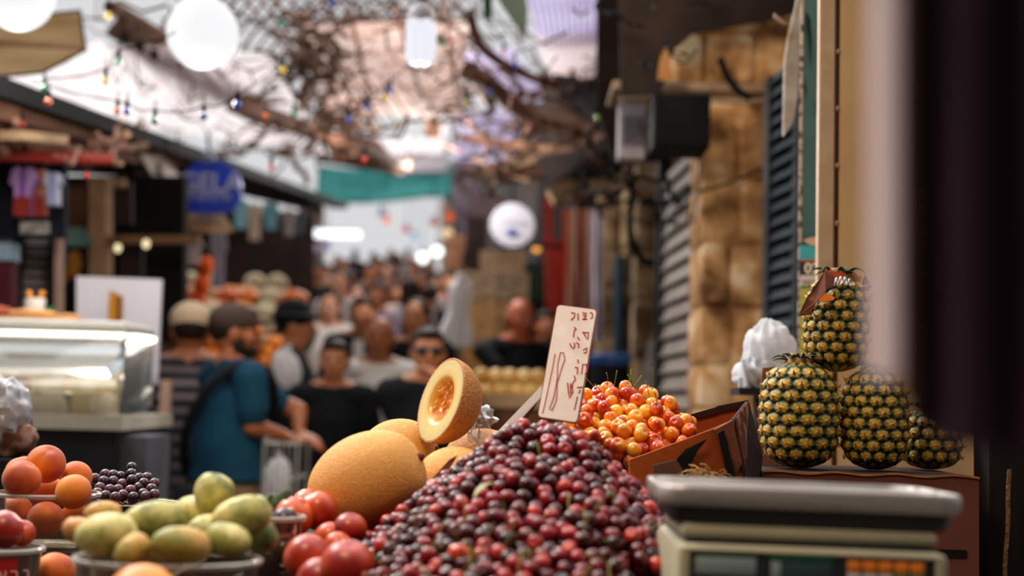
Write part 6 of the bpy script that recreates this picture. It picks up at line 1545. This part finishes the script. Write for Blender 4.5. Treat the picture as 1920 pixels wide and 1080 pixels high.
for k_, (y_, Y) in enumerate(((44, 8.9), (72, 9.6), (96, 10.2), (122, 11), (148, 11.6), (178, 12.4), (206, 13))):
    beam('thin brown purlin across the pinkish roof, %s from the top' % ['first', 'second', 'third', 'fourth', 'fifth', 'sixth', 'seventh'][k_], (545+k_*8, y_, Y), (885, y_-4, Y), .03, .02, M_beam, None, 'purlin', 'purlin')
for k_, (a, b_) in enumerate((((655, 20, 8.5), (700, 220, 12.8)), ((740, 10, 8.5), (800, 215, 12.8)), ((832, 0, 8.5), (862, 210, 12.8)))):
    beam('thin lengthwise rafter under the pinkish roof, %s' % ['left', 'middle', 'right'][k_], a, b_, .03, .02, M_beam, None, 'rafter', 'rafter')
# right hand roof beams (curving brown)
cable('thick curved brown beam sweeping down from the upper middle to the right', [(868, 132, 8), (910, 150, 8), (960, 195, 8.2), (1010, 222, 8.2), (1090, 246, 8)], .05, M_beam, 'curved_beam', 'beam')
cable('brown curved pole above the thick curved beam', [(880, 20, 7.6), (905, 90, 7.6), (985, 140, 7.8), (1080, 170, 8)], .028, M_beam2, 'curved_beam', 'beam')
for k_, (a, b_, w_, h_) in enumerate((((880, 268, 10), (1130, 300, 9), .2, .05), ((930, 330, 11), (1080, 296, 9.5), .2, .06), ((900, 345, 12), (1040, 330, 10), .2, .05), ((1040, 210, 8), (1160, 270, 7.4), .15, .06), ((1060, 160, 8), (1150, 250, 7.4), .15, .06), ((1000, 250, 9), (1140, 215, 7.8), .12, .05))):
    beam('brown weathered plank in the right roof clutter, %s' % ['long one across', 'sloping up to the right', 'lowest far one', 'steep near one', 'upper steep one', 'pale crossing one'][k_], a, b_, w_, h_, [M_beam, M_tanb, M_beam2, M_beam, M_dbr, M_beam2][k_], None, 'plank', 'plank')
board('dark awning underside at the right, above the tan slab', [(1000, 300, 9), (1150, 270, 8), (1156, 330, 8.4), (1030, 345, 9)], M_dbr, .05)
board('dark hanging board under the bright sheet at the right', [(1030, 150, 8.3), (1108, 150, 8), (1112, 205, 8), (1060, 200, 8.2)], M_dbr, .04)
board('green grey hanging strip at the top middle', [(918, -30, 6.5), (982, -30, 6.5), (990, 20, 6.5), (986, 75, 6.5), (940, 10, 6.5)], translmat('strip_greygreen', '#8ca090', '#a0b0a0', .4), .01, 'hanging_strip', 'strip')
board('dark green hanging strip at the top middle', [(904, -30, 6.6), (924, -30, 6.6), (922, 40, 6.6), (906, 30, 6.6)], mat('strip_green', '#2a4a30', rough=.8), .01, 'hanging_strip', 'strip')
# bright far window-like opening lamp
board('small brown lantern box beside the far bright roof gap', [(796, 222, 14), (824, 222, 14), (824, 254, 14), (796, 254, 14)], M_beam, .15, 'lantern_box', 'box')
board('white panel lamp glowing at the end of the roof', [(676, 212, 15.5), (794, 205, 15.5), (796, 256, 15.5), (690, 258, 15.5)], glowmat('panel_white', '#f4f6f8', .95), .05, 'panel_lamp', 'lamp')
board('pale facade top beyond the roof end', [(740, 262, 21), (840, 258, 21), (840, 320, 21), (760, 322, 21)], mat('facade_pale', '#d4d0d8', '#c8c4d0', 4, .7), .3, 'facade', 'building')
single(MB().tube([at(600, 280, 17), at(700, 290, 17.5), at(750, 320, 18)], [.16, .2, .06], 10), 'rolled_canopy', M_beam, 'brown rolled up canopy left of the pale facade top', 'canopy')
# dry vines and wires tangled under the roof
rn = random.Random(21)
def tangle(name, label, n_, bx__, Ys, r0, r1, m, curl=60, straight=False):
    b_ = MB()
    for i in range(n_):
        x = rn.uniform(bx__[0], bx__[2]); y = rn.uniform(bx__[1], bx__[3]); Y = rn.uniform(*Ys); p = []
        a = rn.uniform(0, 6.28); L1 = rn.uniform(30, 110)
        if straight: q0 = at(x, y, Y); q1 = at(x+L1*math.cos(a), y+L1*math.sin(a)*.5, Y+rn.uniform(-.5, .5)); b_.tube([q0, (q0+q1)/2-V(0, 0, rn.uniform(.01, .08)), q1], rn.uniform(r0, r1), 5); continue
        for k_ in range(8):
            p.append(at(x, y, Y)); a += rn.uniform(-.8, .8); x += math.cos(a)*L1/7; y += math.sin(a)*L1/7*.7; Y += rn.uniform(-.12, .12)
        b_.tube(p, rn.uniform(r0, r1), 5)
    return tag(b_.build(name, m), label, 'vines' if 'vine' in name else 'wires', None, 'stuff')
M_vine = mat('dry_vine', '#5c4030', '#7c5c48', 10, .9)
tangle('dry_vine_knot', 'dense dark brown knot of dry vines in the upper middle', 46, (555, 70, 625, 150), (7, 8), .008, .016, M_vine)
tangle('dry_vine_mass', 'brown dry vines trailing below the vine knot', 46, (480, 160, 680, 250), (8, 11), .006, .016, M_vine)
tangle('dry_vine_branches', 'brown dry vine branches in the roof above the street', 60, (440, 0, 900, 120), (7, 11), .004, .012, M_vine)
tangle('dry_vine_right', 'brown dry vines hanging in the right roof clutter', 110, (860, 120, 1160, 340), (7.5, 12), .006, .02, M_vine)
tangle('dry_vine_far', 'far brown dry vines left of the teal awning', 70, (420, 210, 700, 300), (12, 17), .01, .03, M_vine)
tangle('loose_wires', 'thin loose wires strung across the whole roof', 150, (120, 0, 1100, 270), (5.5, 10), .003, .007, M_vine, straight=True)
tangle('eave_clutter_wires', 'brown sticks and cables stuffed under the left eave', 50, (0, 245, 215, 285), (5.6, 7), .008, .02, mat('stick_tan', '#8a6450', '#a88470', 8, .8), straight=True)
tangle('hanging_wires', 'dark wires hanging over the loudspeaker at the top right', 8, (1150, 0, 1300, 120), (5.0, 5.25), .003, .008, M_cab)
tangle('facade_wires', 'dark cables running over the right hand pillars', 30, (1090, 250, 1300, 420), (6.0, 7.6), .006, .014, M_cab)
b_ = MB()
for i in range(34):
    a_ = 40*i-140; sg = 1 if i % 2 else -1
    Y_ = 8+.12*i
    x0_ = 430+14*i; b_.tube([at(x0_, -20, Y_), at(x0_+sg*120, 130, Y_+1.6), at(x0_+sg*190, 235, Y_+3.4)], .011, 5)
tag(b_.build('roof_trellis', M_vine), 'thin brown lath trellis crossing the roof in the middle', 'trellis', None, 'stuff')
# big globe lamps and the compact lamp
def globe(px, py, Y, r_, label):
    c = at(px, py, Y); t = thing('globe_lamp', c-V(0, 0, r_*Y/F), label, 'lamp'); R_ = r_*Y/F
    MB().sph(c, (R_, R_, R_*1.02), 40, 26).build('globe', glowmat('globe_white', '#f6f6f8', 1.15), t)
    MB().lathe([(1e-3, R_*1.1), (R_*.25, R_*1.08), (R_*.28, R_*.95), (R_*.3, R_*.93), (1e-3, R_*.92)], c, 24).build('collar', M_cab, t); MB().tube([c+V(0, 0, R_*1.1), c+V(0, 0, R_*1.1+1)], .006, 6).build('cord', M_cab, t)
    point('globe_light', c-V(0, .0, R_+.05), 30, R_, (1, .93, .85))
    return t
globe(380, 62, 4.6, 68, 'big glowing round lamp hanging near the top left'); globe(34, -12, 4.4, 70, 'big glowing round lamp cut off by the top left corner')
c = at(789, 75, 4.4); s = 4.4/F
cf = thing('compact_lamp', c-V(0, 0, 45*s), 'compact fluorescent lamp with white spiral tubes hanging at the top centre', 'lamp')
MB().lathe([(1e-3, 75*s), (10*s, 75*s), (12*s, 68*s), (22*s, 62*s), (27*s, 50*s), (28*s, 38*s), (26*s, 34*s), (1e-3, 34*s)], c, 36).build('ballast', mat('lamp_grey', '#98949a', rough=.5), cf)
MB().lathe([(1e-3, 95*s), (11*s, 95*s), (11*s, 74*s), (1e-3, 74*s)], c, 24).build('socket', M_cab, cf)
for k_ in range(6):
    a = k_*PI/3; d = V(math.cos(a), math.sin(a), 0)*20*s
    MB().tube([c+d+V(0, 0, 36*s), c+d+V(0, 0, -34*s), c+d*.6+V(0, 0, -42*s)], 9.5*s, 12).build('tube', glowmat('cfl_white', '#f2f2fc', 1.1), cf)
MB().tube([c+V(0, 0, 95*s), c+V(0, 0, 95*s+1)], .005, 6).build('cord', M_cab, cf)
point('compact_light', c-V(0, 0, 50*s), 14, .06, (.95, .95, 1))
# coloured party bulbs
pc_ = {'green': '#1c8058', 'amber': '#b88a10', 'yellow': '#d0b040', 'orange': '#c8581c', 'blue': '#1c3ca8', 'red': '#b8281c', 'lime': '#78a030'}
PB = [(222, 115, 'green'), (198, 150, 'amber'), (203, 28, 'yellow'), (83, 165, 'green'), (91, 190, 'orange'), (220, 207, 'orange'), (238, 208, 'blue'), (290, 226, 'green'), (382, 217, 'blue'), (445, 196, 'blue'), (528, 44, 'green'), (531, 130, 'yellow'), (498, 216, 'orange'), (551, 212, 'green'),
      (622, 6, 'blue'), (827, 82, 'green'), (732, 168, 'blue'), (722, 184, 'yellow'), (688, 200, 'blue'), (654, 224, 'blue'), (684, 299, 'red'), (965, 122, 'blue'), (944, 98, 'yellow'), (918, 172, 'blue'), (873, 192, 'yellow'), (1119, 220, 'lime'), (1150, 178, 'blue'), (163, 328, 'red'), (508, 313, 'red'), (41, 232, 'red')]
where = ['high left between the two big lamps', 'below the small green one at high left', 'beside the upper right corner of the beige shade', 'at the left end of the black eave', 'just under the leftmost green bulb', 'left of a pair under the white roof sheet', 'right of a pair under the white roof sheet', 'on the eave right of the orange and blue pair', 'alone against the bright roof below the big round lamp', 'under the end of the brown canopy panel',
         'left above the vine knot', 'lower left of the vine knot', 'beside white reflections left of the vines', 'right of the orange one left of the vines', 'at the top edge above the vine knot', 'right of the compact lamp', 'upper of a pair under the pinkish roof', 'below the blue one under the pinkish roof', 'left of the panel lamp, upper', 'left of the panel lamp, lower', 'beside the rolled canopy', 'on the lilac sheet at the upper right', 'above the blue one at the upper right', 'on the thick curved beam', 'left of the thick curved beam', 'left of the pale electric box', 'above the pale electric box', 'under the red awning bar', 'above the hanging shirts at the far left', 'under the left eave above the purple shirt']
def gbm(n, c):
    return mat('bulb_'+n, c, rough=.15, coat=.6)
for (px, py, cn_), wh in zip(PB, where):
    Y = 4.4 if px < 450 else (5.4 if px < 860 else 5.8)
    if (px, py) in ((163, 328), (41, 232)): Y = 5.3
    c = at(px, py, Y); t = thing('party_bulb', c, 'small %s coloured bulb %s' % (cn_, wh), 'light bulb')
    k = .011 if px not in (531, 445, 684) else .013
    MB().sph(c, (k, k, k*1.35), 16, 12, lambda d: 1-.25*max(0, d.z)**2).build('glass', gbm(cn_, pc_[cn_]), t)
    MB().tube([c+V(0, 0, k*1.0), c+V(0, 0, k*3.0)], k*.62, 10).build('socket', M_cab, t); MB().tube([c+V(0, 0, k*3.0), c+V(0, 0, k*3.0+.03)], .0025, 5).build('hook', M_cab, t)
for k_, (q, lb) in enumerate((([(83, 145, 4.4), (198, 128, 4.4), (222, 95, 4.4), (330, 60, 4.4)], 'thin string light cable between the leftmost bulbs'), ([(60, 150, 4.4), (220, 188, 4.4), (290, 205, 4.4), (382, 198, 4.4), (445, 176, 4.4), (530, 110, 5.4)], 'string light cable crossing the white roof sheet'), ([(440, 44, 5.4), (528, 24, 5.4), (622, -12, 5.4)], 'string light cable left above the vine knot'), ([(440, 112, 5.4), (528, 112, 5.4), (560, 190, 5.4), (650, 205, 5.4), (732, 150, 5.4), (827, 62, 5.4), (900, 30, 5.6)], 'long sagging string light cable in the middle'), ([(827, 62, 5.4), (873, 172, 5.8), (918, 152, 5.8), (965, 100, 5.8), (1060, 60, 5.8)], 'string light cable at the right of the compact lamp'), ([(918, 152, 5.8), (1040, 190, 5.8), (1119, 200, 5.8), (1150, 160, 5.8)], 'string light cable reaching the electric box'))):
    cable(lb, q, .0025, M_cab, 'string_light_cable', 'cable', sag=.01)
point('pillar_fill_light', (.35, 4.7, 2.75), 22, .08, (1, .82, .6))  # warm fill added to brighten the stone pillar, no lamp hangs here
# lamps the stall has: warm bulbs over the fruit, daylight through the gap above the counter
area('daylight_gap', (-1.6, 3.4, 3.6), (-.1, 1.9, 1.1), 1.6, 55, (1, .97, .94))
area('stall_bulbs', (-.5, .9, 2.7), (.1, 2.3, 1.2), .5, 22, (1, .74, .48))
for i_, (x_, y_, z_) in enumerate(((-.5, 9, 3.0), (-.9, 13, 3.7), (-1.1, 18, 4.3), (-1.6, 25, 5.2))): point('street_fill_light', (x_, y_, z_), 80+30*i_, .15, (1, .93, .86))  # unseen fill points added to brighten the crowd, no fixtures
# =================================================================== LIGHT
w = bpy.data.worlds.new('sky'); sc.world = w; w.use_nodes = True
nt = w.node_tree; N = nt.nodes; L = nt.links; bgn = N['Background']
tc = N.new('ShaderNodeTexCoord'); sp = N.new('ShaderNodeSeparateXYZ'); L.new(tc.outputs['Generated'], sp.inputs[0])
r = N.new('ShaderNodeValToRGB'); e = r.color_ramp.elements
e[0].position = .0; e[0].color = (.06, .06, .07, 1); e[1].position = 1; e[1].color = (3.5, 3.45, 3.5, 1)
x = r.color_ramp.elements.new(.5); x.color = (.55, .55, .60, 1); x = r.color_ramp.elements.new(.54); x.color = (.80, .80, .82, 1); x = r.color_ramp.elements.new(.65); x.color = (.84, .84, .86, 1)
mr = N.new('ShaderNodeMath'); mr.operation = 'MULTIPLY_ADD'; mr.inputs[1].default_value = .5; mr.inputs[2].default_value = .5
L.new(sp.outputs['Z'], mr.inputs[0]); L.new(mr.outputs[0], r.inputs[0])
my = N.new('ShaderNodeMapRange'); my.inputs['From Min'].default_value = -.5; my.inputs['From Max'].default_value = .2; my.inputs['To Min'].default_value = .07; my.inputs['To Max'].default_value = 1; L.new(sp.outputs['Y'], my.inputs['Value'])
vs_ = N.new('ShaderNodeVectorMath'); vs_.operation = 'SCALE'; L.new(r.outputs[0], vs_.inputs[0]); L.new(my.outputs[0], vs_.inputs['Scale']); L.new(vs_.outputs[0], bgn.inputs['Color']); bgn.inputs['Strength'].default_value = 1.0
sun('sun', (.55, -.42, -.72), 1.6, 12, (1, .97, .93))
sc.view_settings.view_transform = 'Standard'; sc.view_settings.look = 'None'; sc.view_settings.gamma = 1; sc.view_settings.exposure = -.2
sc.view_settings.use_curve_mapping = False
sc.cycles.use_denoising = True
try: sc.cycles.denoiser = 'OPENIMAGEDENOISE'
except Exception: pass
sc.cycles.max_bounces = 8; sc.cycles.transparent_max_bounces = 16; sc.cycles.diffuse_bounces = 4
sc.cycles.sample_clamp_indirect = 6
sc.cycles.caustics_reflective = False; sc.cycles.caustics_refractive = False
